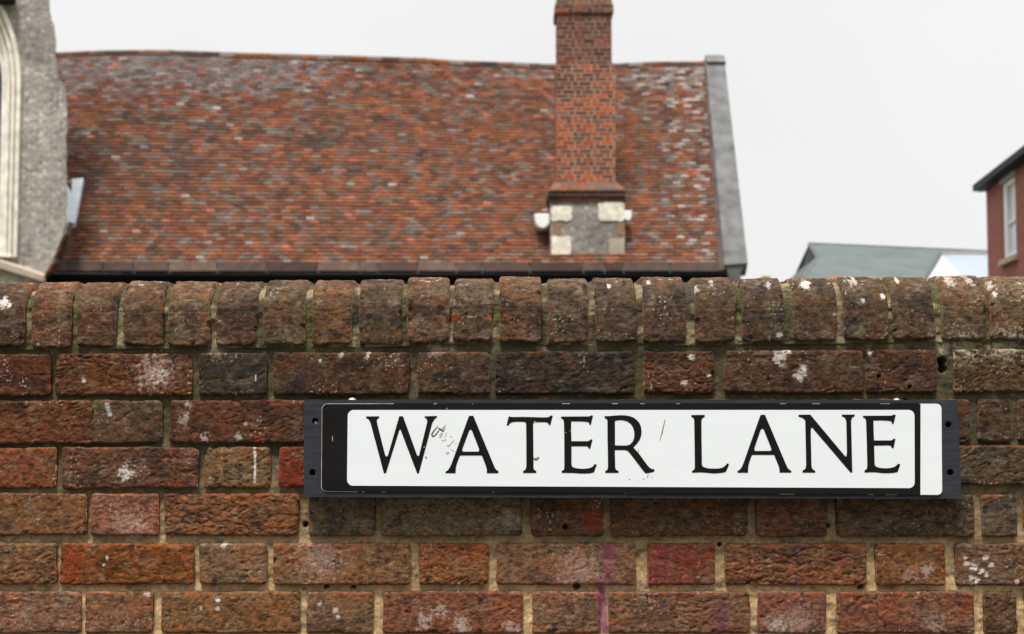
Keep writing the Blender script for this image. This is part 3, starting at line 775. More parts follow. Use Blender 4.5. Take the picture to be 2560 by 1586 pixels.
def circle(px, py, r, Y, n=24):
    c = P2(px, py, Y); r = r / 1535.0
    return [(c[0] + r * math.cos(2 * math.pi * i / n), c[1] + r * math.sin(2 * math.pi * i / n)) for i in range(n)]


def rrect(pts, r, Y, which=(1, 1, 1, 1)):
    """rounded quad from four pixel corners TL,TR,BR,BL"""
    P = [Vector(P2(x, y, Y)) for x, y in pts]
    o = []
    r = r / 1535.0
    for i in range(4):
        p, a, b = P[i], P[i - 1], P[(i + 1) % 4]
        if not which[i]: o.append(tuple(p)); continue
        da = (a - p).normalized(); db = (b - p).normalized()
        c = p + (da + db) * r
        s = p + da * r; e = p + db * r
        for k in range(8):
            t = k / 7 * math.pi / 2
            q = c + (s - c) * math.cos(t) + (e - c) * math.sin(t)
            o.append(tuple(q))
    return o


M['board'] = flat_mat('slate_grey_board', lin(47, 48, 53), 0.65, 0.18, nscale=90, amt=0.28, stretch=(0.25, 1, 2.2), bump=0.4, bdist=0.0006)
M['signblack'] = flat_mat('gloss_black_vinyl', lin(24, 20, 21), 0.5, 0.12, nscale=14, amt=0.25)
M['signwhite'] = flat_mat('white_sign_vinyl', (0.745, 0.775, 0.77), 0.45, 0.2, nscale=16, amt=0.018, stretch=(0.4, 1, 3))
M['ink'] = flat_mat('black_ink', lin(24, 20, 21), 0.55, 0.1, nscale=30, amt=0.15)
M['holedark'] = flat_mat('hole_black', lin(14, 12, 12), 0.9, 0.1)  # near-black, for the discs closing the drilled holes
M['edge'] = flat_mat('bare_aluminium_edge', lin(178, 172, 158), 0.5, 0.5, 0.2, nscale=60, amt=0.3)
M['screw'] = flat_mat('weathered_zinc', lin(200, 198, 190), 0.45, 0.5, 0.3, nscale=200, amt=0.25)

board_pts = [(760.7, 999.2), (2394.4, 1000), (2404, 1247.5), (759.2, 1242.8)]
b = MB()
bl = [P2(*p) for p in board_pts]
# slightly uneven long edges
outl = []
for i in range(4):
    a, c = Vector(bl[i]), Vector(bl[(i + 1) % 4])
    n = 40 if i in (0, 2) else 8
    for k in range(n):
        q = a.lerp(c, k / n)
        if k: q = q + Vector((0, 1 if i in (0, 2) else 0)) * random.uniform(-0.0004, 0.0004)
        outl.append(tuple(q))
hole_px = [(788, 1053), (780.8, 1181), (2371, 1061.5), (2376, 1181)]
b.plate(outl, YB, -0.004, None, [circle(x, y, 8.2, YB) for x, y in hole_px])
bo = b.build('backing_board', M['board'], sign, bevel=0.0012)
for k, (x, y) in enumerate(hole_px):
    h = MB(); h.plate(circle(x, y, 8.6, YB), -0.012, -0.0045)
    h.build('screw_hole', M['holedark'], bo)
c0 = P2(788.5, 1056)
h = MB(); h.plate([(c0[0] + .0028 * math.cos(i), c0[1] - .0012 + .0024 * math.sin(i)) for i in np.linspace(0, 6.0, 9)], -0.0285, -0.0225)
h.build('screw', M['screw'], bo)

# thin worn metal edge, then the black plate on it
e = MB(); e.plate(rrect([(804.6, 1009), (2354, 1009.3), (2356, 1238.6), (802.6, 1229.8)], 14, -0.0355), -0.0355, YB)
e.build('metal_edge', M['edge'], sign)
pl = MB(); pl.plate(rrect([(806, 1010.6), (2353.5, 1010.3), (2355, 1237.6), (804, 1228.4)], 13, YPL), YPL, -0.0355)
plo = pl.build('name_plate', M['signblack'], sign)
# most of the worn edge is painted over along the long sides
for xa, xb in ((985, 1085), (1092, 1180), (1182, 1405), (1425, 1530), (1545, 1600), (1612, 1690), (1700, 1950), (1965, 2030), (2050, 2200), (2225, 2298)):
    p, q = P2(xa, 1008.6, -0.0356), P2(xb, 1010.9, -0.0356); cv = MB(); cv.box(p[0], q[0], -0.0357, -0.0345, q[1], p[1]); cv.build('paint_trim', M['signblack'], plo)
for xa, xb in ((895, 905), (912, 955), (965, 1230), (1235, 1560), (1565, 1950), (1985, 2170), (2185, 2214), (2242, 2300)):
    t = (xa + xb) / 2; yy = 1228.4 + (t - 804) / 1551 * 9.2
    p, q = P2(xa, yy - 0.6, -0.0356), P2(xb, yy + 2.2, -0.0356); cv = MB(); cv.box(p[0], q[0], -0.0357, -0.0345, q[1], p[1]); cv.build('paint_trim', M['signblack'], plo)
wp = MB(); wp.plate(rrect([(869.5, 1025.5), (2286.2, 1025.3), (2286.8, 1220.8), (867.5, 1214.6)], 14.5, YW), YW, YPL)
wpo = wp.build('white_panel', M['signwhite'], plo)
we = MB(); we.plate(rrect([(2301.5, 1010.3), (2353.5, 1010.3), (2355, 1237.6), (2301.2, 1237.3)], 11, YW, (0, 1, 1, 0)), YW, YPL)
we.build('white_end_strip', M['signwhite'], plo)

# letters, traced as closed outlines: (x0, y0, scale) of the tracing frame, outer loop, holes
LET = [
 ('W', 900, 1020, 6.7806, [(103,146),(322,143),(326,165),(318,178),(297,189),(286,205),(286,235),(300,300),(428,808),(436,820),(452,822),(466,816),(478,790),(663,150),(670,142),(722,142),(732,152),(966,800),(976,815),(994,818),(1006,790),(1138,245),(1138,215),(1130,190),(1112,175),(1098,168),(1095,143),(1300,137),(1306,150),(1300,166),(1276,182),(1256,205),(1234,240),(1216,290),(1000,1105),(998,1110),(968,1110),(690,380),(678,366),(664,386),(440,1108),(408,1110),(402,1100),(182,270),(164,222),(145,196),(118,180),(104,168)], []),
 ('A', 900, 1020, 6.7806, [(1850,136),(1918,134),(1926,146),(2262,960),(2284,1015),(2310,1050),(2346,1074),(2346,1108),(2150,1108),(2150,1050),(2134,985),(2070,818),(2056,808),(1704,808),(1690,820),(1646,935),(1628,1000),(1622,1060),(1620,1108),(1450,1108),(1450,1080),(1480,1064),(1510,1030),(1545,965),(1842,150)], [[(1738,735),(1735,700),(1850,390),(1862,374),(1876,368),(1888,374),(1900,392),(2018,695),(2018,722),(2010,738),(1990,742),(1752,742)]]),
 ('T', 1240, 1020, 8.4, [(268,176),(300,188),(355,194),(540,190),(760,194),(960,200),(1060,200),(1105,192),(1132,178),(1155,158),(1192,168),(1142,362),(1114,362),(1100,330),(1080,312),(1040,302),(850,302),(806,304),(786,318),(780,345),(784,700),(788,1240),(794,1285),(812,1312),(846,1326),(846,1368),(568,1368),(568,1326),(600,1314),(622,1290),(634,1240),(638,1180),(636,700),(632,345),(624,312),(604,298),(560,294),(440,292),(360,298),(310,314),(280,338),(262,374),(222,368)], []),
 ('E', 1240, 1020, 8.4, [(1366,184),(1940,180),(1972,174),(1998,156),(2038,164),(1992,358),(1956,350),(1954,318),(1940,302),(1900,294),(1780,286),(1578,286),(1578,500),(1584,700),(1920,700),(1950,694),(1970,680),(1988,660),(2026,668),(1978,862),(1944,856),(1940,830),(1926,814),(1890,808),(1586,808),(1586,1150),(1590,1200),(1600,1232),(1625,1252),(1690,1268),(1800,1280),(1900,1276),(1980,1260),(2034,1230),(2062,1190),(2072,1180),(2116,1194),(2058,1356),(1980,1374),(1860,1382),(1740,1378),(1620,1368),(1380,1366),(1380,1326),(1410,1312),(1430,1290),(1436,1240),(1434,700),(1426,300),(1414,254),(1394,232),(1366,222)], []),
 ('R', 1480, 1020, 8.4, [(264,174),(380,172),(500,160),(600,154),(700,158),(800,176),(880,208),(950,262),(1000,326),(1030,400),(1042,500),(1034,580),(1002,670),(950,746),(900,800),(870,832),(940,910),(1000,980),(1150,1190),(1200,1246),(1240,1278),(1270,1288),(1300,1284),(1314,1325),(1300,1342),(1240,1358),(1170,1372),(1140,1376),(1112,1368),(1060,1300),(800,960),(760,915),(720,893),(660,886),(480,888),(488,1240),(496,1286),(520,1312),(558,1324),(558,1366),(278,1366),(278,1326),(310,1312),(328,1286),(336,1240),(332,900),(326,700),(324,290),(318,250),(300,230),(264,214)],
  [[(482,276),(540,262),(600,258),(660,262),(740,286),(810,334),(860,410),(884,490),(890,560),(882,640),(854,710),(800,768),(750,788),(700,792),(484,790)]]),
 ('L', 1700, 1020, 8.1367, [(230,146),(500,144),(504,160),(502,184),(470,200),(448,222),(438,260),(436,320),(440,700),(446,1150),(458,1186),(490,1208),(560,1228),(650,1236),(790,1234),(860,1218),(905,1192),(940,1155),(960,1130),(998,1140),(978,1210),(928,1306),(850,1322),(740,1334),(640,1332),(500,1318),(420,1312),(244,1320),(244,1282),(280,1266),(298,1236),(302,1160),(296,700),(290,270),(280,222),(262,198),(230,186)], []),
 ('A', 1700, 1020, 8.1367, [(1640,142),(1722,140),(1734,152),(2160,1160),(2190,1220),(2222,1256),(2266,1282),(2264,1318),(2026,1318),(2024,1260),(2008,1190),(1920,970),(1906,958),(1474,958),(1460,970),(1412,1100),(1392,1180),(1386,1240),(1386,1320),(1170,1320),(1170,1286),(1210,1264),(1250,1216),(1290,1130),(1634,156)], [[(1518,860),(1514,820),(1640,450),(1656,432),(1676,425),(1694,432),(1710,458),(1858,830),(1860,852),(1850,870),(1830,876),(1544,878),(1526,872)]]),
 ('N', 1980, 1020, 8.1367, [(134,140),(368,138),(380,146),(1060,960),(1090,990),(1100,994),(1112,970),(1118,900),(1106,300),(1096,240),(1076,206),(1046,184),(1018,176),(1016,138),(1276,136),(1276,170),(1246,186),(1218,210),(1206,250),(1204,320),(1228,1316),(1196,1318),(1180,1304),(440,436),(420,412),(404,402),(390,414),(382,470),(386,700),(396,1160),(406,1220),(424,1252),(450,1270),(474,1276),(474,1318),(216,1318),(216,1276),(250,1258),(276,1230),(288,1170),(280,700),(270,260),(240,226),(200,200),(160,186),(134,182)], []),
 ('E', 1980, 1020, 8.1367, [(1446,162),(2020,158),(2048,150),(2072,134),(2110,144),(2066,330),(2034,322),(2028,292),(2014,274),(1970,264),(1820,256),(1656,260),(1662,500),(1670,664),(2010,662),(2034,656),(2054,642),(2070,624),(2106,632),(2066,824),(2030,816),(2022,790),(2006,772),(1960,764),(1672,768),(1680,1130),(1690,1170),(1720,1200),(1790,1222),(1900,1230),(2000,1224),(2080,1204),(2128,1170),(2160,1134),(2204,1150),(2150,1306),(2060,1324),(1960,1330),(1840,1328),(1720,1314),(1640,1310),(1476,1316),(1476,1276),(1510,1256),(1526,1230),(1532,1180),(1522,700),(1508,280),(1500,236),(1480,210),(1446,198)], []),
]
for name, ox, oy, sc, outer, holes in LET:
    mb = MB()
    cvt = lambda L: [P2(ox + x / sc, oy + y / sc, YL) for x, y in L]
    mb.plate(cvt(outer), YL, YW, None, [cvt(h) for h in holes])
    lo = mb.build('letter', M['ink'], plo)
    lo['label'] = 'black serif letter ' + name


# marker scribble, scratches and chips
def stroke(mb, pts, wd, ox, oy, sc, Y=None):
    if isinstance(mb, tuple):            # (name, material): every mark becomes a part of its own
        one = MB(); stroke(one, pts, wd, ox, oy, sc, Y); one.build(mb[0], mb[1], plo); return
    """tapered ribbon through points"""
    Y = Y or (YW - 0.0002)
    P = [Vector(P2(ox + x / sc, oy + y / sc, Y)) for x, y in pts]
    L, R = [], []
    n = len(P)
    for i in range(n):
        d = (P[min(i + 1, n - 1)] - P[max(i - 1, 0)]).normalized()
        nn = Vector((-d.y, d.x)) * (wd / sc / 1535 / 2) * (0.35 + 0.65 * math.sin(math.pi * (i + 0.5) / n))
        L.append(P[i] + nn); R.append(P[i] - nn)
    for i in range(n - 1):
        q = [L[i], L[i + 1], R[i + 1], R[i]]
        mb.hexa([(p.x, Y, p.y) for p in q] + [(p.x, Y + 0.0002, p.y) for p in q])


M['rust'] = flat_mat('brown_stain', lin(135, 112, 98), 0.8, 0.2)
M['marker'] = flat_mat('black_marker', lin(70, 62, 66), 0.6, 0.3)
M['markerfade'] = flat_mat('rubbed_marker', lin(182, 174, 174), 0.6, 0.3, nscale=400, amt=0.2)
s = ('pen_scribble', M['marker'])
stroke(s, [(1315, 310), (1290, 350), (1245, 400), (1218, 450), (1225, 480), (1250, 485), (1290, 450), (1330, 395), (1345, 375)], 26, 900, 1020, 6.7806)
stroke(s, [(1320, 345), (1345, 355), (1380, 380), (1420, 408)], 24, 900, 1020, 6.7806)
stroke(s, [(1330, 350), (1375, 375), (1420, 400), (1410, 360)], 16, 900, 1020, 6.7806)
stroke(s, [(1500, 750), (1480, 755), (1462, 772), (1475, 788), (1496, 780), (1504, 762), (1496, 750)], 9, 900, 1020, 6.7806)
stroke(s, [(1108, 825), (1118, 838), (1134, 862)], 20, 900, 1020, 6.7806)
s = ('rubbed_scribble', M['markerfade'])
for pts, wd in (([(1452, 290), (1420, 330), (1385, 360), (1370, 385)], 34), ([(1450, 330), (1425, 370), (1400, 395)], 26), ([(1345, 500), (1360, 455), (1385, 425), (1400, 440), (1380, 480), (1360, 510)], 30),
                ([(1380, 548), (1420, 556), (1455, 545), (1450, 520)], 26), ([(1470, 640), (1505, 645), (1535, 620), (1570, 575), (1600, 545)], 24), ([(1430, 500), (1460, 460), (1470, 420)], 16),
                ([(1520, 480), (1550, 495), (1565, 480)], 16), ([(1525, 695), (1550, 710), (1590, 735), (1620, 745)], 12), ([(1490, 650), (1520, 655)], 18), ([(1600, 620), (1640, 595)], 8)):
    stroke(s, pts, wd, 900, 1020, 6.7806)
s = ('scratch', M['marker'])
stroke(s, [(1536, 245), (1518, 320), (1490, 440), (1470, 530), (1445, 600), (1432, 690)], 17, 1480, 1020, 8.4)
stroke(s, [(1478, 490), (1480, 540)], 18, 1480, 1020, 8.4)
stroke(s, [(974, 870), (974, 920), (966, 960)], 12, 1480, 1020, 8.4)
stroke(s, [(1182, 1395), (1160, 1470)], 12, 1480, 1020, 8.4)
stroke(s, [(780, 1495), (790, 1512), (800, 1500)], 20, 1480, 1020, 8.4)
stroke(s, [(1082, 1490), (1090, 1512)], 20, 1480, 1020, 8.4)
stroke(s, [(1268, 1442), (1276, 1452)], 18, 1480, 1020, 8.4)
s = ('stain', M['rust'])
stroke(s, [(790, 1060), (830, 1085), (870, 1075), (900, 1035)], 60, 1240, 1020, 8.4)
s = ('paint_chip', M['edge'])
stroke(s, [(796, 300), (815, 292), (842, 296)], 22, 1240, 1020, 8.4, YL - 0.0002)
stroke(s, [(1448, 520), (1474, 522)], 14, 1240, 1020, 8.4, YL - 0.0002)
stroke(s, [(1548, 480), (1576, 482)], 14, 1240, 1020, 8.4, YL - 0.0002)
stroke(s, [(1075, 672), (1102, 662)], 18, 900, 1020, 6.7806, YL - 0.0002)
stroke(s, [(478, 575), (472, 610), (478, 645)], 8, 740, 980, 5.211, YPL - 0.0002)
stroke(s, [(1480, 0), (1465, 30)], 12, 900, 1020, 6.7806, YPL - 0.0002)

# domed screw heads showing over the top edge
for (px, py, r) in ((880.5, 996.5, 10), (2241, 996, 7.5)):
    c = bp(px, py, -0.018); r /= 1535.0
    mb = MB(); n, m_ = 16, 6
    vs = []; fs = []
    for i in range(m_ + 1):
        a = i / m_ * math.pi / 2
        for j in range(n):
            t = 2 * math.pi * j / n
            vs.append((c.x + r * math.cos(a) * math.cos(t), c.y + r * math.cos(a) * math.sin(t), c.z - 0.003 + r * 0.62 * math.sin(a)))
    for i in range(m_):
        for j in range(n): fs.append((i * n + j, i * n + (j + 1) % n, (i + 1) * n + (j + 1) % n, (i + 1) * n + j))
    mb.add(vs, fs)
    mb.build('screw_head', M['screw'], sign, smooth=True)

# ------------------------------------------------------------------ tiled house behind
YE, YR = 21.8, 25.4
eL = b2(60, 652, YE); eR = b2(1727, 645, YE)
ridge_px = [(60, 129), (135, 127), (250, 122), (400, 121), (520, 126), (650, 130), (800, 134), (1000, 140), (1100, 147), (1200, 150), (1322, 155), (1465, 153), (1560, 149), (1690, 148)]
rp = [b2(x, y, YR) for x, y in ridge_px]
rX = np.array([p.x for p in rp]); rZ = np.array([p.z for p in rp])
ez = (eL.z + eR.z) / 2
house = empty('tiled_house', (-2.2, YE + 0.4, 0))
tag(house, 'long old house with steep mottled red clay tile roof and sagging ridge behind the wall', 'house')


def roofP(u, v, lift=0.0):
    xl = eL.x * (1 - v) + rX[0] * v; xr = eR.x * (1 - v) + rX[-1] * v
    x = xl + (xr - xl) * u
    zr = float(np.interp(x, rX, rZ))
    rise = zr - ez
    y = YE + (YR - YE) * v; z = ez + rise * v - 0.10 * math.sin(math.pi * v) * 0.6
    return Vector((x, y, z)) + Vector((0, -0.79, 0.61)) * lift


roof = MB()
NR, NC = 62, 84
pal = dict(orange=lin(168, 94, 52), red=lin(140, 78, 56), brown=lin(112, 82, 64), dark=lin(88, 74, 66), grey=lin(132, 120, 110), mauve=lin(150, 136, 132), pale=lin(180, 168, 160), bright=lin(196, 108, 76), rust=lin(140, 86, 46))
prev = None
for i in range(NR):
    v0 = 0.036 + 0.964 * i / NR; v1 = 0.036 + 0.964 * (i + 1.25) / NR
    vc = (v0 + v1) / 2
    off = 0.5 if i % 2 else 0
    for j in range(-1, NC + 1):
        jj = j + off + random.uniform(-0.04, 0.04)
        u0, u1 = max(0, jj / NC), min(1, (jj + 0.965) / NC)
        if u1 - u0 < 0.002: continue
        uc = (u0 + u1) / 2
        q = lambda sx, sy, sd_: float(fbm(np.array(uc * sx), np.array(vc * sy), 3, sd_))
        # patches follow the roof in the photograph; lichen top left and right, soot left of centre, clean orange low down
        low = 1 - vc
        A = q(14, 8, 21); B = q(38, 22, 27); Cn = q(44, 30, 33); Dn = q(24, 14, 39); En = q(60, 46, 45)
        sm = lambda e0, e1, x_: float(ss(e0, e1, x_))
        P = {k: np.array(v) for k, v in pal.items()}
        c = P['brown'] + (P['rust'] - P['brown']) * sm(-0.3, 0.15, A + 0.25 * low)
        c = c + (P['red'] - c) * sm(-0.05, 0.2, B)
        tor = 0.16 - 0.22 * low * max(0, 1 - abs(uc - 0.6) * 1.6) - (0.08 if uc > 0.3 else -0.05)
        c = c + (P['orange'] - c) * sm(tor, tor + 0.16, Cn)
        td = 0.17 - 0.24 * max(0, 1 - ((uc - 0.16) / 0.16) ** 2) * max(0, 1 - ((vc - 0.52) / 0.26) ** 2) - 0.2 * max(0, 1 - ((uc - 0.43) / 0.04) ** 2) * max(0, 1 - ((vc - 0.6) / 0.16) ** 2)
        c = c + (P['dark'] - c) * sm(td, td + 0.2, Dn + 0.35 * En) * 0.75
        tg = 0.16 - 0.05 * abs(low - 0.5)
        c = c + (P['grey'] - c) * sm(tg, tg + 0.12, -B * 0.6 - En * 0.7) * 0.9
        tm = 0.34 - 0.36 * sm(0.66, 0.86, vc) * (1 - sm(0.35, 0.5, uc)) - 0.26 * sm(0.75, 0.95, vc) - 0.22 * sm(0.84, 0.93, uc)
        c = c + (P['mauve'] - c) * sm(tm, tm + 0.14, -Cn * 0.5 + En * 0.8) * 0.85
        tp = 0.42 - 0.30 * sm(0.88, 0.96, uc) - 0.22 * sm(0.84, 0.94, vc) * (uc > 0.84) - 0.12 * sm(0.8, 0.9, vc)
        c = c + (P['pale'] - c) * sm(tp, tp + 0.1, En) * 0.9
        if random.random() < 0.5: c = c * 0.55 + 0.45 * np.array(pal[random.choice(['orange', 'dark', 'grey', 'red', 'brown'])])
        if random.random() < 0.010: c = np.array(pal['bright'])
        g_ = c.mean(); c = (c * 0.82 + g_ * 0.18) * random.uniform(0.72, 1.06) * (0.62 + 0.06 * uc)
        jit = random.uniform(-0.003, 0.006)
        a = roofP(u0, v0, 0.030 + jit); bb = roofP(u1, v0, 0.030 + jit + random.uniform(-.003, .003)); cc = roofP(u1, v1, 0.004); d = roofP(u0, v1, 0.004)
        th = Vector((0, 0.79, -0.61)) * 0.02
        roof.hexa([a + th, bb + th, cc + th, d + th, a, bb, cc, d], tuple(c))
rf = roof.build('roof', M['tile'], house, fix=False)
# boarding under the tiles, back slope
bd = MB()
for k in range(24):
    u0, u1 = k / 24, (k + 1) / 24
    q = [roofP(u0, 0.0, -0.03), roofP(u1, 0.0, -0.03), roofP(u1, 0.99, -0.03), roofP(u0, 0.99, -0.03)]
    m_ = [Vector((p.x, 2 * YR - p.y, p.z)) for p in q]
    bd.add(q, [(0, 1, 2, 3)]); bd.add(m_, [(0, 3, 2, 1)])
bd.build('roof_boarding', M['kneeler'], rf, fix=False)
# ridge tiles
rd = MB()
nrt = 42
for k in range(nrt):
    x0 = rX[0] + (rX[-1] - rX[0]) * k / nrt; x1 = rX[0] + (rX[-1] - rX[0]) * (k + 0.97) / nrt
    z0, z1 = float(np.interp(x0, rX, rZ)), float(np.interp(x1, rX, rZ))
    c = np.array(random.choice([pal['rust'], pal['brown'], pal['dark'], pal['brown'], pal['grey']])) * random.uniform(0.5, 0.75)
    vs = []
    dz = random.uniform(-0.012, 0.008)
    for (xx, zz) in ((x0, z0), (x1, z1)):
        for a in range(7):
            t = math.pi * a / 6
            vs.append((xx, YR - math.cos(t) * 0.12, zz - 0.085 + dz + math.sin(t) * 0.09))
    rd.add(vs, [(a, a + 1, a + 8, a + 7) for a in range(6)] + [tuple(range(7)), tuple(range(13, 6, -1))], tuple(c))
rd.build('ridge', M['tile'], rf)
# heavy stone slabs along the eaves
ev = MB()
x = 0.0
W_ = eR.x - eL.x
while x < W_:
    wd = random.uniform(0.3, 0.95)
    u0, u1 = x / W_, min(1, (x + wd - 0.02) / W_)
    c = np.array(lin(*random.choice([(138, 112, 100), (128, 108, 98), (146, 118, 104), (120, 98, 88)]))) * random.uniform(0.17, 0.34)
    j = random.uniform(-0.006, 0.008)
    for (va, vb, l0) in ((-0.004, 0.038, 0.05),):
        a, bb, cc, d = roofP(u0, va, l0 + j), roofP(u1, va, l0 + j), roofP(u1, vb, l0 - 0.02), roofP(u0, vb, l0 - 0.02)
        th = Vector((0, 0.79, -0.61)) * 0.03
        ev.hexa([a + th, bb + th, cc + th, d + th, a, bb, cc, d], tuple(c))
    x += wd
ev.build('eaves_slabs', M['tile'], rf, fix=False)
# gutter and fascia
gt = MB()
n = 9
vs = []
for xx in (b2(106, 655, YE - 0.06).x, eR.x - 0.02):
    for a in range(n):
        t = math.pi * (1 + a / (n - 1))
        vs.append((xx, YE - 0.06 + 0.075 * math.cos(t), ez - 0.035 + 0.085 * math.sin(t)))
gt.add(vs, [(a, a + 1, a + 1 + n, a + n) for a in range(n - 1)])
go = gt.build('gutter', M['dark'], house, smooth=True)
so2 = go.modifiers.new('thick', 'SOLIDIFY'); so2.thickness = 0.008
fa = MB(); fa.box(eL.x, eR.x, YE + 0.03, YE + 0.07, ez - 0.30, ez - 0.03); fa.box(eL.x, eR.x, YE + 0.07, YE + 0.42, ez - 0.28, ez - 0.24)
fa.build('fascia', M['dark'], house)
wl = MB(); wl.box(eL.x, eR.x + 0.2, YE + 0.36, 2 * YR - YE - 0.36, 0, ez - 0.3)
# gable triangle under the right-hand coping
gx0, gx1 = eR.x + 0.02, eR.x + 0.26
rt = rZ[-1]
wl.add([(gx0, YE + 0.36, ez - 0.3), (gx0, 2 * YR - YE - 0.36, ez - 0.3), (gx0, YR, rt - 0.1), (gx1, YE + 0.36, ez - 0.3), (gx1, 2 * YR - YE - 0.36, ez - 0.3), (gx1, YR, rt - 0.1)],
       [(0, 1, 2), (3, 5, 4), (0, 3, 4, 1), (1, 4, 5, 2), (2, 5, 3, 0)])
wl.build('wall', M['wallb'], house)
# raised stone coping on the gable
cb_ = b2(1727, 632, YE - 0.05); cb2 = b2(1783, 628, YE - 0.05); ct = b2(1681, 131, YR); ct2 = b2(1726, 131, YR)
th = Vector((0, 0.79, -0.61)) * 0.32
nseg = 1
cpm = MB()
for k in range(nseg):
    t0 = k / nseg + (0.002 if k else 0); t1 = (k + 1) / nseg - 0.002
    A0, A1, B0, B1 = cb_.lerp(ct, t0), cb_.lerp(ct, t1), cb2.lerp(ct2, t0), cb2.lerp(ct2, t1)
    jj = Vector((0, -0.79, 0.61)) * random.uniform(-0.008, 0.008)
    cpm.hexa([A0 + th, B0 + th, B1 + th, A1 + th, A0 + jj, B0 + jj, B1 + jj, A1 + jj])
# mirrored on the far slope
A0, A1, B0, B1 = cb_, ct, cb2, ct2
mr_ = lambda p: Vector((p.x, 2 * YR - p.y, p.z))
thm = Vector((0, -0.79, -0.61)) * 0.32
cpm.hexa([mr_(A1) + thm, mr_(B1) + thm, mr_(B0) + thm, mr_(A0) + thm, mr_(A1), mr_(B1), mr_(B0), mr_(A0)])
cpm.build('gable_coping', M['coping'], house, bevel=0.012)
kn = MB()
a, b_ = b2(1736, 632, YE - 0.02), b2(1766, 632, YE - 0.02)
kn.plate([(a.x - 0.05, a.z), (b_.x + 0.08, a.z), (b_.x + 0.03, a.z - 0.08), (b_.x, a.z - 0.13), (b_.x, 0), (a.x, 0), (a.x, a.z - 0.2)], YE - 0.02, YE + 0.5)
kn.build('kneeler', M['kneeler'], house, bevel=0.01)
# mortar fillet between tiles and coping
fl = MB()
A, B = roofP(0.992, 0.0, 0.035), roofP(0.992, 1.0, 0.035)
for k in range(20):
    p, q = A.lerp(B, k / 20), A.lerp(B, (k + 1) / 20)
    w0 = 0.10 + random.uniform(-.01, .01)
    up = Vector((0, -0.79, 0.61)) * 0.04
    fl.hexa([p, p + Vector((w0, 0, 0)), q + Vector((w0, 0, 0)), q, p + up * 0.3, p + up + Vector((w0, 0, 0)), q + up + Vector((w0, 0, 0)), q + up * 0.3], tuple(np.array(lin(92, 80, 74)) * random.uniform(.6, .9)))
fl.build('verge_fillet', M['tile'], rf, fix=False)

# pale lead at the junction with the church
def on_roof(px, py, lift):
    lo, hi = 0.0, 1.0
    # march along the eye ray until it meets the slope
    best = None
    for k in range(400):
        Y = YE + (YR - YE) * k / 400
        p = bp(px, py, Y)
        v = (Y - YE) / (YR - YE)
        zr = float(np.interp(p.x, rX, rZ))
        zz = ez + (zr - ez) * v
        d = abs(zz - p.z)
        if best is None or d < best[0]: best = (d, p)
    return best[1] + Vector((0, -0.79, 0.61)) * lift


ld = MB()
pts = [(183, 458), (211, 455), (190, 566), (160, 590), (150, 500), (150, 455), (160, 455), (182, 492)]
fr = [on_roof(x, y, 0.10) for x, y in pts]
ld.prism(fr, [p - Vector((0, -0.79, 0.61)) * 0.09 for p in fr])
ld.build('lead_flashing', M['lead'], rf)

# chimney ---------------------------------------------------------------
YC = YE + 0.25
ch = []


def brick_shaft(mb, x0, x1, y0, y1, z0, z1, colf, mort, course=0.075, lap=0.0):
    mb.box(x0 + 0.0035, x1 - 0.0035, y0 + 0.0035, y1 - 0.0035, z0, z1, mort)
    n = max(1, round((z1 - z0) / course)); hh = (z1 - z0) / n
    for i in range(n):
        za = z0 + i * hh + 0.010; zb_ = z0 + (i + 1) * hh - 0.010
        for face in range(4):
            L = (x1 - x0) if face % 2 == 0 else (y1 - y0)
            if i % 2: seq = [0.105, 0.215] * 12
            else: seq = [0.215, 0.105] * 12
            p = 0 if not (i % 4 > 1) else -0.05
            for wd in seq:
                a, b = max(0, p) + 0.009, min(L, p + wd) - 0.009
                p += wd + 0.008
                if b - a < 0.03: continue
                if p - wd > L: break
                j = random.uniform(-0.0025, 0.0025)
                t = (z0 + (i + .5) * hh)
                if face == 0: mb.box(x0 + a, x0 + b, y0 + j, y0 + 0.05, za, zb_, colf((a + b) / 2 / L, t))
                elif face == 1: mb.box(x1 - 0.05, x1 - j, y0 + a, y0 + b, za, zb_, colf(1, t))
                elif face == 2: mb.box(x0 + a, x0 + b, y1 - 0.05, y1 - j, za, zb_, colf(.5, t))
                else: mb.box(x0 + j, x0 + 0.05, y0 + a, y0 + b, za, zb_, colf(0, t))


def zat(y): return bp(1462, y, YC).z
def xat(x): return bp(x, 300, YC).x


CO = [lin(172, 90, 48), lin(162, 80, 48), lin(150, 74, 52), lin(126, 72, 58)]
CD = [lin(104, 74, 62), lin(92, 66, 60), lin(116, 82, 68)]
CT = [lin(108, 72, 62), lin(96, 66, 60), lin(122, 80, 66), lin(84, 60, 58)]
zt = zat(160); zmid = zat(230); z1_ = zat(30)


def cc_low(u, z):
    if z > zmid and u < 0.4: return tuple(np.array(random.choice(CT)) * random.uniform(.8, 1.05))
    return tuple(np.array(random.choice(CO if random.random() < 0.62 else CD)) * random.uniform(0.8, 1.08))


def cc_top(u, z):
    return tuple(np.array(random.choice(CT + ([CO[3], CO[2]] if (u < 0.45 or random.random() < .25) else []))) * random.uniform(0.75, 1.05))


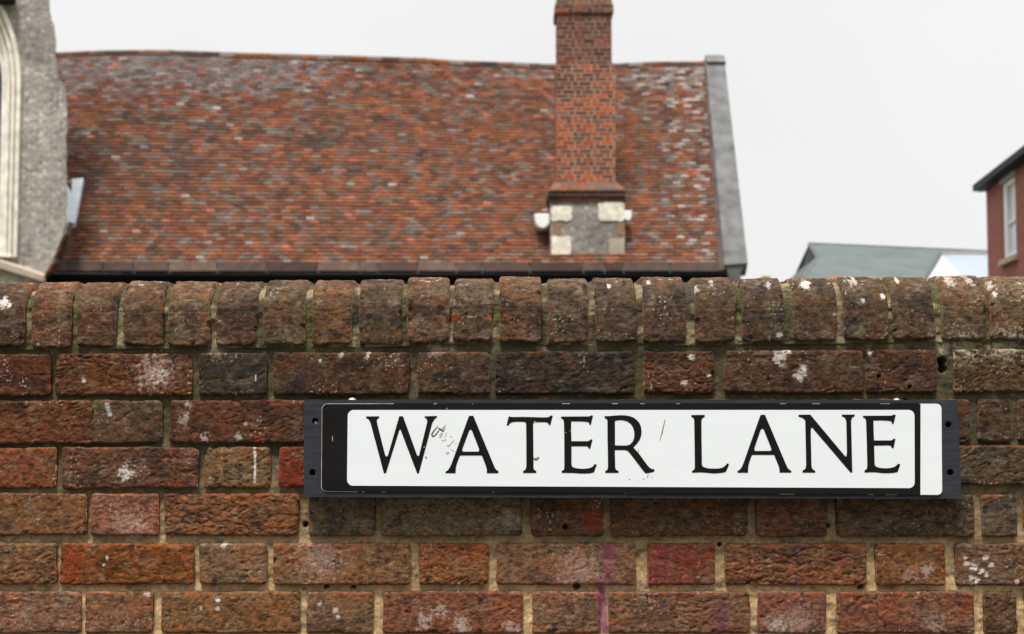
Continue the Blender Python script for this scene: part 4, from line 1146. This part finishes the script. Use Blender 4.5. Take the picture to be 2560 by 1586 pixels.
shaft = MB()
brick_shaft(shaft, xat(1390), xat(1538), YC + 0.05, YC + 0.85, zat(454) - 0.02, zt, cc_low, lin(164, 132, 116))
brick_shaft(shaft, xat(1393.5), xat(1531), YC + 0.07, YC + 0.83, zt + 0.001, z1_, cc_top, lin(140, 112, 100))
cho = shaft.build('chimney', M['farbrick'], house, fix=False)
cap = MB()
brick_shaft(cap, xat(1387.5), xat(1536), YC + 0.03, YC + 0.87, z1_ + 0.001, zat(9), cc_top, lin(130, 104, 92))
brick_shaft(cap, xat(1394), xat(1532), YC + 0.07, YC + 0.83, zat(9) + 0.001, zat(9) + 0.24, lambda u, z: tuple(np.array(random.choice(CD)) * 1.3), lin(150, 125, 110))
cap.build('chimney_cap', M['farbrick'], cho, fix=False)
# sloping shoulders
sh = MB()
xa0, xa1, xb0, xb1 = xat(1373), xat(1563), xat(1389), xat(1539)
za, zb2 = zat(478), zat(454)
nst = 4
for k in range(nst):
    t0, t1 = k / nst, (k + 1) / nst
    x0_ = xa0 + (xb0 - xa0) * t0; x1_ = xa1 + (xb1 - xa1) * t0
    nb = 8
    for q in range(nb):
        c = np.array(random.choice([lin(150, 128, 116), lin(165, 120, 100), lin(138, 122, 114), lin(170, 108, 84)])) * random.uniform(.75, 1.05)
        sh.box(x0_ + (x1_ - x0_) * q / nb, x0_ + (x1_ - x0_) * (q + 1) / nb - 0.006, YC - 0.06 + 0.03 * k, YC + 0.95 - 0.02 * k, za + (zb2 - za) * t0 + 0.001, za + (zb2 - za) * t1 - 0.001, tuple(c))
sh.build('chimney_shoulder', M['farbrick'], cho, fix=False)
cor = MB()
brick_shaft(cor, xat(1368), xat(1563), YC - 0.04, YC + 0.95, zat(492), za - 0.015, lambda u, z: tuple(np.array(random.choice(CT)) * 0.7), lin(90, 76, 70), 0.08)
brick_shaft(cor, xat(1372), xat(1561), YC - 0.01, YC + 0.95, zat(505), zat(492) - 0.001, lambda u, z: tuple(np.array(random.choice(CT + CO[3:])) * 0.7), lin(80, 66, 60), 0.08)
cor.build('chimney_cornice', M['farbrick'], cho, fix=False)
bs = MB(); bs.box(xat(1375), xat(1561), YC + 0.02, YC + 0.95, zat(650), zat(505) - 0.001)
bs.build('flint_base', M['flintd'], cho)


def stone(name, mat, x0, x1, y0, y1, pr=0.02):
    mb = MB()
    X0, X1, Z0, Z1 = xat(x0), xat(x1), zat(y1), zat(y0)
    pts = []
    cs = [(X0, Z0), (X1, Z0), (X1, Z1), (X0, Z1)]
    for i_ in range(4):
        (xa_, za_), (xb_, zb_) = cs[i_], cs[(i_ + 1) % 4]
        for k_ in range(5):
            t_ = (k_ + 0.5) / 5
            pts.append((xa_ + (xb_ - xa_) * t_ + random.uniform(-.013, .013), za_ + (zb_ - za_) * t_ + random.uniform(-.013, .013)))
    mb.plate(pts, YC + 0.02 - pr, YC + 0.1)
    mb.build(name, M[mat], cho, bevel=0.012)


stone('corner_stone', 'whitestone', 1377, 1429, 517, 553)
stone('corner_stone', 'whitestone', 1495, 1561, 506, 552)
stone('corner_stone', 'whitestone', 1379, 1426, 590, 645)
stone('corner_stone', 'buffstone', 1521, 1560, 596, 637, 0.012)
stone('corner_stone', 'brownstone', 1381, 1403, 556, 589, 0.01)
stone('corner_stone', 'brownstone', 1542, 1560, 556, 588, 0.01)
ft = MB()
for k in range(14):
    x0_ = 1360 + k * 15.5
    c = np.array(random.choice([lin(150, 110, 92), lin(132, 104, 92), lin(165, 92, 64), lin(150, 132, 122)])) * random.uniform(.75, 1)
    A = bp(x0_, 664, YC - 0.14); B = bp(x0_ + 14.6, 664, YC - 0.14); C_ = bp(x0_ + 14.6, 640, YC + 0.03); D = bp(x0_, 640, YC + 0.03)
    dn = Vector((0, 0.02, -0.04))
    ft.hexa([A + dn, B + dn, C_ + dn, D + dn, A, B, C_, D], tuple(c))
ft.build('tile_apron', M['tile'], cho, fix=False)
for (x0, x1, y0, y1) in ((1335, 1373, 535, 571), (1558, 1578, 527, 552)):
    mb = MB()
    X0, X1, Z0, Z1 = xat(x0), xat(x1), zat(y1), zat(y0)
    w_ = X1 - X0; h_ = Z1 - Z0
    mb.plate([(X0, Z1), (X1, Z1), (X1, Z0 + h_ * .3), (X1 - w_ * .2, Z0 + h_ * .08), (X1 - w_ * .45, Z0), (X0 + w_ * .3, Z0 + h_ * .06), (X0 + w_ * .1, Z0 + h_ * .35)], YC + 0.0, YC + 0.35)
    mb.build('lead_saddle', M['whitepaint'], cho, bevel=0.02)

# ------------------------------------------------------------------ flint church at the left
YF = 21.45
church = empty('flint_church', (bp(60, 1020, YF).x, YF, 0))
tag(church, 'grey flint church wall with pale stone arched window at the far left', 'church')
edge_px = [(95, -330), (112, -120), (121, -20), (124, 20), (128, 50), (136, 62), (141, 95), (140, 115), (138, 135), (143, 175), (147, 200), (160, 212), (165, 240), (167, 300), (166, 380), (167, 450), (168, 510), (167, 545), (162, 572), (152, 605), (140, 632), (128, 660), (112, 690), (104, 720)]
ed = []
for i in range(len(edge_px) - 1):
    (x0, y0), (x1, y1) = edge_px[i], edge_px[i + 1]
    n = max(1, int(abs(y1 - y0) / 8))
    for k in range(n):
        t = k / n
        ed.append((x0 + (x1 - x0) * t + random.uniform(-1.5, 1.5), y0 + (y1 - y0) * t))
fr = [bp(x, y, YF) for x, y in ed]
zbase = 0.0
fr = fr + [Vector((fr[-1].x, YF, zbase))]
left = -14.5
fr += [Vector((left, YF, zbase)), Vector((left, YF, fr[0].z))]
# window opening: pointed arch
mpp = 1 / 149.6
xs_ = bp(36, 640, YF).x; zs_ = bp(40, 215, YF).z; zsl = bp(40, 642, YF).z
Ra = 2.8; cxr = xs_ - Ra; wid = 2.8


def arch(delta, n=14):
    """closed loop of the window outline moved inwards by delta"""
    R_ = Ra - delta
    xr_ = xs_ - delta; xl_ = xs_ - wid + delta
    cL = xl_ + R_
    xm = (xr_ + xl_) / 2
    L = [(xr_, zsl + delta * 0.2)]
    amax = math.acos((xm - cxr) / R_)
    for k in range(n + 1):
        a = amax * k / n
        L.append((cxr + R_ * math.cos(a), zs_ + R_ * math.sin(a)))
    for k in range(1, n + 1):
        a = amax * (1 - k / n)
        L.append((cL - R_ * math.cos(a), zs_ + R_ * math.sin(a)))
    L.append((xl_, zsl + delta * 0.2))
    return L


cw = MB()
bk = [Vector((p.x - 0.25, YF + 0.7, p.z)) for p in fr]
hole = arch(0)
cw.prism(fr, bk, None, [([(x, YF, z) for x, z in hole], [(x, YF + 0.7, z) for x, z in hole])])
cw.build('wall', M['flint'], church)
win = empty('window', (xs_ - 1.4, YF, zsl)); win.parent = church; win.location = win.location - church.location
bands = [(-0.06, 0.0, -0.07, 0.10), (0.0001, 0.05, 0.02, 0.2), (0.0501, 0.10, -0.03, 0.25), (0.1001, 0.15, 0.07, 0.3), (0.1501, 0.2, 0.02, 0.3), (0.2001, 0.32, 0.12, 0.3)]
sur = MB()
for d0, d1, y0, y1 in bands:
    o_, i_ = arch(d0), arch(d1)
    sur.prism([(x, YF + y0, z) for x, z in o_], [(x, YF + y1, z) for x, z in o_], None, [([(x, YF + y0, z) for x, z in i_], [(x, YF + y1, z) for x, z in i_])])
sur.build('window_surround', M['limestone'], win)
gl = MB(); gl.plate(arch(0.3), YF + 0.26, YF + 0.29)
gl.build('window_glass', M['glass'], win)
ml = MB()
for k in (1, 2):
    xm = xs_ - 2.8 * k / 3
    ml.box(xm - 0.06, xm + 0.06, YF + 0.12, YF + 0.3, zsl, zs_ + 1.4)
for k in range(3):
    xm = xs_ - 2.8 * (k + .5) / 3
    pts = []
    for a in np.linspace(0, math.pi, 13): pts.append((xm + 0.40 * math.cos(a), zs_ + 0.55 * math.sin(a) ** 0.8 + 0.02))
    pin = [(xm + (x - xm) * 0.8, zs_ + (z - zs_) * 0.8) for x, z in pts]
    ml.plate(pts + pin[::-1], YF + 0.13, YF + 0.29)
ml.build('tracery', M['limestone'], win)
sl = MB()
p0, p1 = bp(-40, 640, YF), bp(112, 695, YF)
sl.prism([(left, YF - 0.12, p0.z + 0.0), (p0.x, YF - 0.12, p0.z), (p1.x + 0.02, YF - 0.12, p1.z + .02), (p1.x + 0.02, YF - 0.12, p1.z - 0.08), (p0.x, YF - 0.12, p0.z - 0.13), (left, YF - 0.12, p0.z - 0.13)],
         [(left, YF - .002, p0.z + 0.06), (p0.x, YF - .002, p0.z + 0.06), (p1.x + 0.02, YF - .002, p1.z + .07), (p1.x + 0.02, YF - .002, p1.z - 0.08), (p0.x, YF - .002, p0.z - 0.13), (left, YF - .002, p0.z - 0.13)])
sl.build('string_course', M['buffstone'], church, bevel=0.01)
vg = MB()
pp = [(169, 556), (160, 590), (149, 618), (137, 648), (124, 672), (112, 690)]
for i in range(len(pp) - 1):
    for k in range(2):
        t0, t1 = k / 2, (k + 0.93) / 2
        a = bp(pp[i][0] + (pp[i + 1][0] - pp[i][0]) * t0, pp[i][1] + (pp[i + 1][1] - pp[i][1]) * t0, YF - 0.03)
        c = bp(pp[i][0] + (pp[i + 1][0] - pp[i][0]) * t1, pp[i][1] + (pp[i + 1][1] - pp[i][1]) * t1, YF - 0.03)
        col = tuple(np.array(random.choice([pal['red'], pal['brown'], pal['grey'], pal['dark']])) * random.uniform(.5, .8))
        wv = Vector((0.03, 0, 0.012)); yv = Vector((0, 0.22, 0))
        vg.hexa([c - wv, c + wv, c + wv + yv, c - wv + yv, a - wv, a + wv, a + wv + yv, a - wv + yv], col)
vg.build('verge_tiles', M['tile'], church, fix=False)
hood_shade = MB(); a = bp(-30, 12, YF - 0.1); b_ = bp(38, -10, YF - 0.1)
hood_shade.box(a.x, b_.x, YF - 0.25, YF - 0.03, a.z, a.z + 0.14)
hood_shade.build('gutter', M['dark'], church, bevel=0.03)  # dark box standing in for the shadow under the window hood

# ------------------------------------------------------------------ red brick house at the right
D = 31.0
yc = CY + D
C0 = bp(2470, 700, yc)
dirv = Vector((-0.1227, -0.992, 0)).normalized(); nrm = Vector((-0.992, 0.1227, 0))
zE = bp(2470, 478, yc).z
hr = empty('brick_house', (C0.x, C0.y, 0))
tag(hr, 'red brick house with black eaves and tall white sash window at far right', 'house')


def wp_(t, z, o=0.0):
    p = Vector((C0.x, C0.y, 0)) + dirv * t + nrm * o
    return Vector((p.x, p.y, z))


def wbox(mb, t0, t1, z0, z1, o0, o1, c=None):
    """box on the side wall: t along it, o outwards"""
    mb.hexa([wp_(t0, z0, o0), wp_(t1, z0, o0), wp_(t1, z0, o1), wp_(t0, z0, o1), wp_(t0, z1, o0), wp_(t1, z1, o0), wp_(t1, z1, o1), wp_(t0, z1, o1)], c)


def t_at(px):
    k = (px - 1280) / F
    # X - k*(Y-CY)*~1 = 0 along the wall (pitch is small)
    return (k * (C0.y - CY) * 1.0 - C0.x) / (dirv.x - k * dirv.y)


tw0, tw1 = 1.55, 2.75
zw1 = bp(2512, 462, wp_(tw0, 0).y).z; zw0 = bp(2512, 652, wp_(tw0, 0).y).z
mb = MB()
wbox(mb, 0, tw0, 0, zE, -6, 0); wbox(mb, tw1, 9, 0, zE, -6, 0); wbox(mb, tw0, tw1, 0, zw0, -6, -0.001); wbox(mb, tw0, tw1, zw1, zE, -6, -0.001)
wbox(mb, tw0, tw1, zw0, zw1, -6, -0.4)
mb.build('wall', M['houseb'], hr)
wf = MB()
wbox(wf, tw0, tw0 + 0.3, zw0, zw1, -0.12, -0.03); wbox(wf, tw1 - 0.14, tw1, zw0, zw1, -0.12, -0.03)
wbox(wf, tw0 + .3, tw1 - .14, zw1 - 0.1, zw1, -0.12, -0.03); wbox(wf, tw0 + .3, tw1 - .14, zw0, zw0 + 0.1, -0.12, -0.03)
zm = zw0 + (zw1 - zw0) * 0.47
wbox(wf, tw0 + .3, tw1 - .14, zm - 0.03, zm + 0.03, -0.12, -0.05)
wfo = wf.build('window', M['whitepaint'], hr)
wg = MB(); wbox(wg, tw0 + .3, tw1 - .14, zw0 + .1, zw1 - .1, -0.14, -0.10)
wg.build('pane', M['skyglass'], wfo)
ws = MB(); wbox(ws, tw0 - 0.12, tw1 + 0.12, zw0 - 0.12, zw0 - 0.001, -0.1, 0.09)
ws.build('sill', M['buffstone'], wfo, bevel=0.01)
ws = MB(); wbox(ws, tw0 - 0.1, tw1 + 0.1, zw1 + 0.001, zw1 + 0.1, -0.1, 0.03)
ws.build('lintel', M['leadgrey'], wfo)
rb = MB()
wbox(rb, -0.14, 9.2, zE + 0.001, zE + 0.1, -6.2, 0.16)
wbox(rb, -0.18, 9.3, zE + 0.02, zE + 0.16, 0.161, 0.25)
rb.build('eaves', M['dark'], hr)
rr_ = MB()
e0, e1 = wp_(-0.14, zE + 0.16, 0.2), wp_(9.2, zE + 0.16, 0.2); f0, f1 = wp_(2.6, zE + 2.4, -3.0), wp_(6.4, zE + 2.4, -3.0); h0, h1 = wp_(-0.3, zE + 0.2, -6.3), wp_(9.2, zE + 0.2, -6.3)
rr_.add([e0, e1, f1, f0, h0, h1], [(0, 1, 2, 3), (0, 3, 4), (1, 5, 2), (3, 2, 5, 4), (0, 4, 5, 1)])
rr_.build('roof', M['dark'], hr)

# ------------------------------------------------------------------ green roofed building
gb = empty('green_roofed_building', (bp(2180, 1020, CY + 39).x, CY + 39, 0))
tag(gb, 'low building with grey green hipped roof beyond the wall, right of the gable', 'building')
RL, RRt = bp(2022.8, 609, CY + 40), bp(2500, 630, CY + 42)
EL, ER = bp(1940, 735, CY + 36.5), bp(2500, 735, CY + 38.5)
HM, HB = bp(2043, 644, CY + 39.2), bp(2006, 694, CY + 37.4)
HB2 = bp(1975, 735, CY + 36.5)
BLm, BL2 = bp(2007.8, 667, CY + 40.6), bp(1976, 697, CY + 40.4)
g1 = MB(); g1.add([RL, RRt, ER, HB2, HB, HM], [(0, 5, 4, 3, 2, 1)])
g1.build('roof', M['greenroof'], gb)
g2 = MB(); g2.add([RL, HM, HB, HB2, BL2 + Vector((-0.3, 0, -0.8)), BL2, BLm], [(0, 1, 6), (1, 2, 6), (2, 5, 6), (2, 3, 5), (3, 4, 5)])
g2.build('hip_end', M['greendark'], gb)
g3 = MB()
back = Vector((0, 6, -2.0))
g3.add([RL, RRt, RRt + back, RL + back], [(0, 1, 2, 3)])
g3.build('rear_roof', M['greendark'], gb)
g4 = MB(); g4.box(HB2.x, ER.x, CY + 39, CY + 46, 0, HB2.z)
g4.build('wall', M['render'], gb)
# hip line
hl = MB()
for A, B in ((RL, HM), (HM, HB)):
    o_ = Vector((0.035, -0.03, 0.0)); hl.hexa([B - o_, B + o_, B + o_ + Vector((0, .06, 0)), B - o_ + Vector((0, .06, 0)), A - o_, A + o_, A + o_ + Vector((0, .06, 0)), A - o_ + Vector((0, .06, 0))])
o_ = Vector((0, 0, 0.03))
hl.hexa([RL - o_, RRt - o_, RRt - o_ + Vector((0, .08, 0)), RL - o_ + Vector((0, .08, 0)), RL + o_, RRt + o_, RRt + o_ + Vector((0, .08, 0)), RL + o_ + Vector((0, .08, 0))])
hl.build('ridge', M['kneeler'], gb)

# ------------------------------------------------------------------ pale slate roofed building in front of it
wb = empty('slate_roofed_building', (bp(2420, 1020, CY + 35).x, CY + 35, 0))
tag(wb, 'small building with pale blue white slate roof between green roof and brick house', 'building')
T0, T1 = bp(2355, 639, CY + 35), bp(2520, 639, CY + 35.2)
Bm = bp(2430, 720, CY + 33); B0 = bp(2306, 720, CY + 34.2); B1 = bp(2520, 720, CY + 33)
s1 = MB()
# real courses: strips stepped 12 mm
n = 16
for k in range(n):
    t0, t1 = k / n, (k + 1) / n
    a, b_ = T0.lerp(Bm, t0), T1.lerp(B1, t0); c, d = T0.lerp(Bm, t1), T1.lerp(B1, t1)
    off = Vector((0, -0.02, 0.008))
    s1.hexa([c, d, b_ - off, a - off, c + off, d + off, b_, a])
s1.build('roof', M['slate'], wb, fix=False)
s2 = MB(); s2.add([T0, B0, Bm], [(0, 1, 2)]); s2.build('hip_slope', M['slatew'], wb)
s3 = MB(); u_ = Vector((0, 0, (bp(2355, 628, CY + 35).z - T0.z))); yv = Vector((0, 0.15, 0))
s3.hexa([T0, T1, T1 + yv, T0 + yv, T0 + u_, T1 + u_, T1 + u_ + yv, T0 + u_ + yv]); s3.build('ridge', M['leadgrey'], wb)
s4 = MB(); o_ = Vector((0.03, 0, 0)); yv = Vector((0, 0.1, 0)); A = bp(2353, 631, CY + 34.9)
s4.hexa([B0 - o_ * 2, B0, B0 + yv, B0 - o_ * 2 + yv, A - o_, A + o_ * .6, A + o_ * .6 + yv, A - o_ + yv]); s4.build('edge_board', M['kneeler'], wb)
s5 = MB(); s5.box(B0.x + 0.1, T1.x, CY + 34.6, CY + 38, 0, B0.z - 0.02); s5.build('wall', M['render'], wb)

# ------------------------------------------------------------------ tiny roofs just over the coping
yq = CY + 44
p = bp(1909, 690, yq); q = bp(1925, 690, yq)
dc = empty('chimney_stack', (p.x, yq, 0)); tag(dc, 'tiny buff chimney stack just showing over the coping right of the gable', 'chimney')
mb = MB(); mb.box(p.x, q.x, yq, yq + 0.4, 0, p.z - 0.06); mb.box(p.x - 0.03, q.x + 0.03, yq - 0.03, yq + 0.43, p.z - 0.0595, p.z)
mb.build('stack', M['yellowpot'], dc, bevel=0.01)
mb = MB(); cx = (p.x + q.x) / 2
mb.box(cx - 0.07, cx + 0.07, yq + 0.1, yq + 0.24, p.z, p.z + 0.02); mb.build('pot', M['yellowpot'], dc)
yq = CY + 33
p = bp(2072, 692, yq); q = bp(2134, 692, yq)
ro = empty('outbuilding', ((p.x + q.x) / 2, yq, 0)); tag(ro, 'red tiled ridge of a low outbuilding just over the coping below the green roof', 'building')
mb = MB(); mb.add([(p.x, yq, p.z), (q.x, yq, q.z), (q.x + .3, yq - 1, q.z - .8), (p.x - .3, yq - 1, p.z - .8), (q.x + .3, yq + 1, q.z - .8), (p.x - .3, yq + 1, p.z - .8)], [(0, 1, 2, 3), (1, 0, 5, 4), (0, 3, 5), (1, 4, 2)])
mb.build('roof', M['redtile'], ro)
mb = MB(); mb.box(p.x - .2, q.x + .2, yq - 0.9, yq + 0.9, 0, p.z - .8); mb.build('wall', M['wallb'], ro)
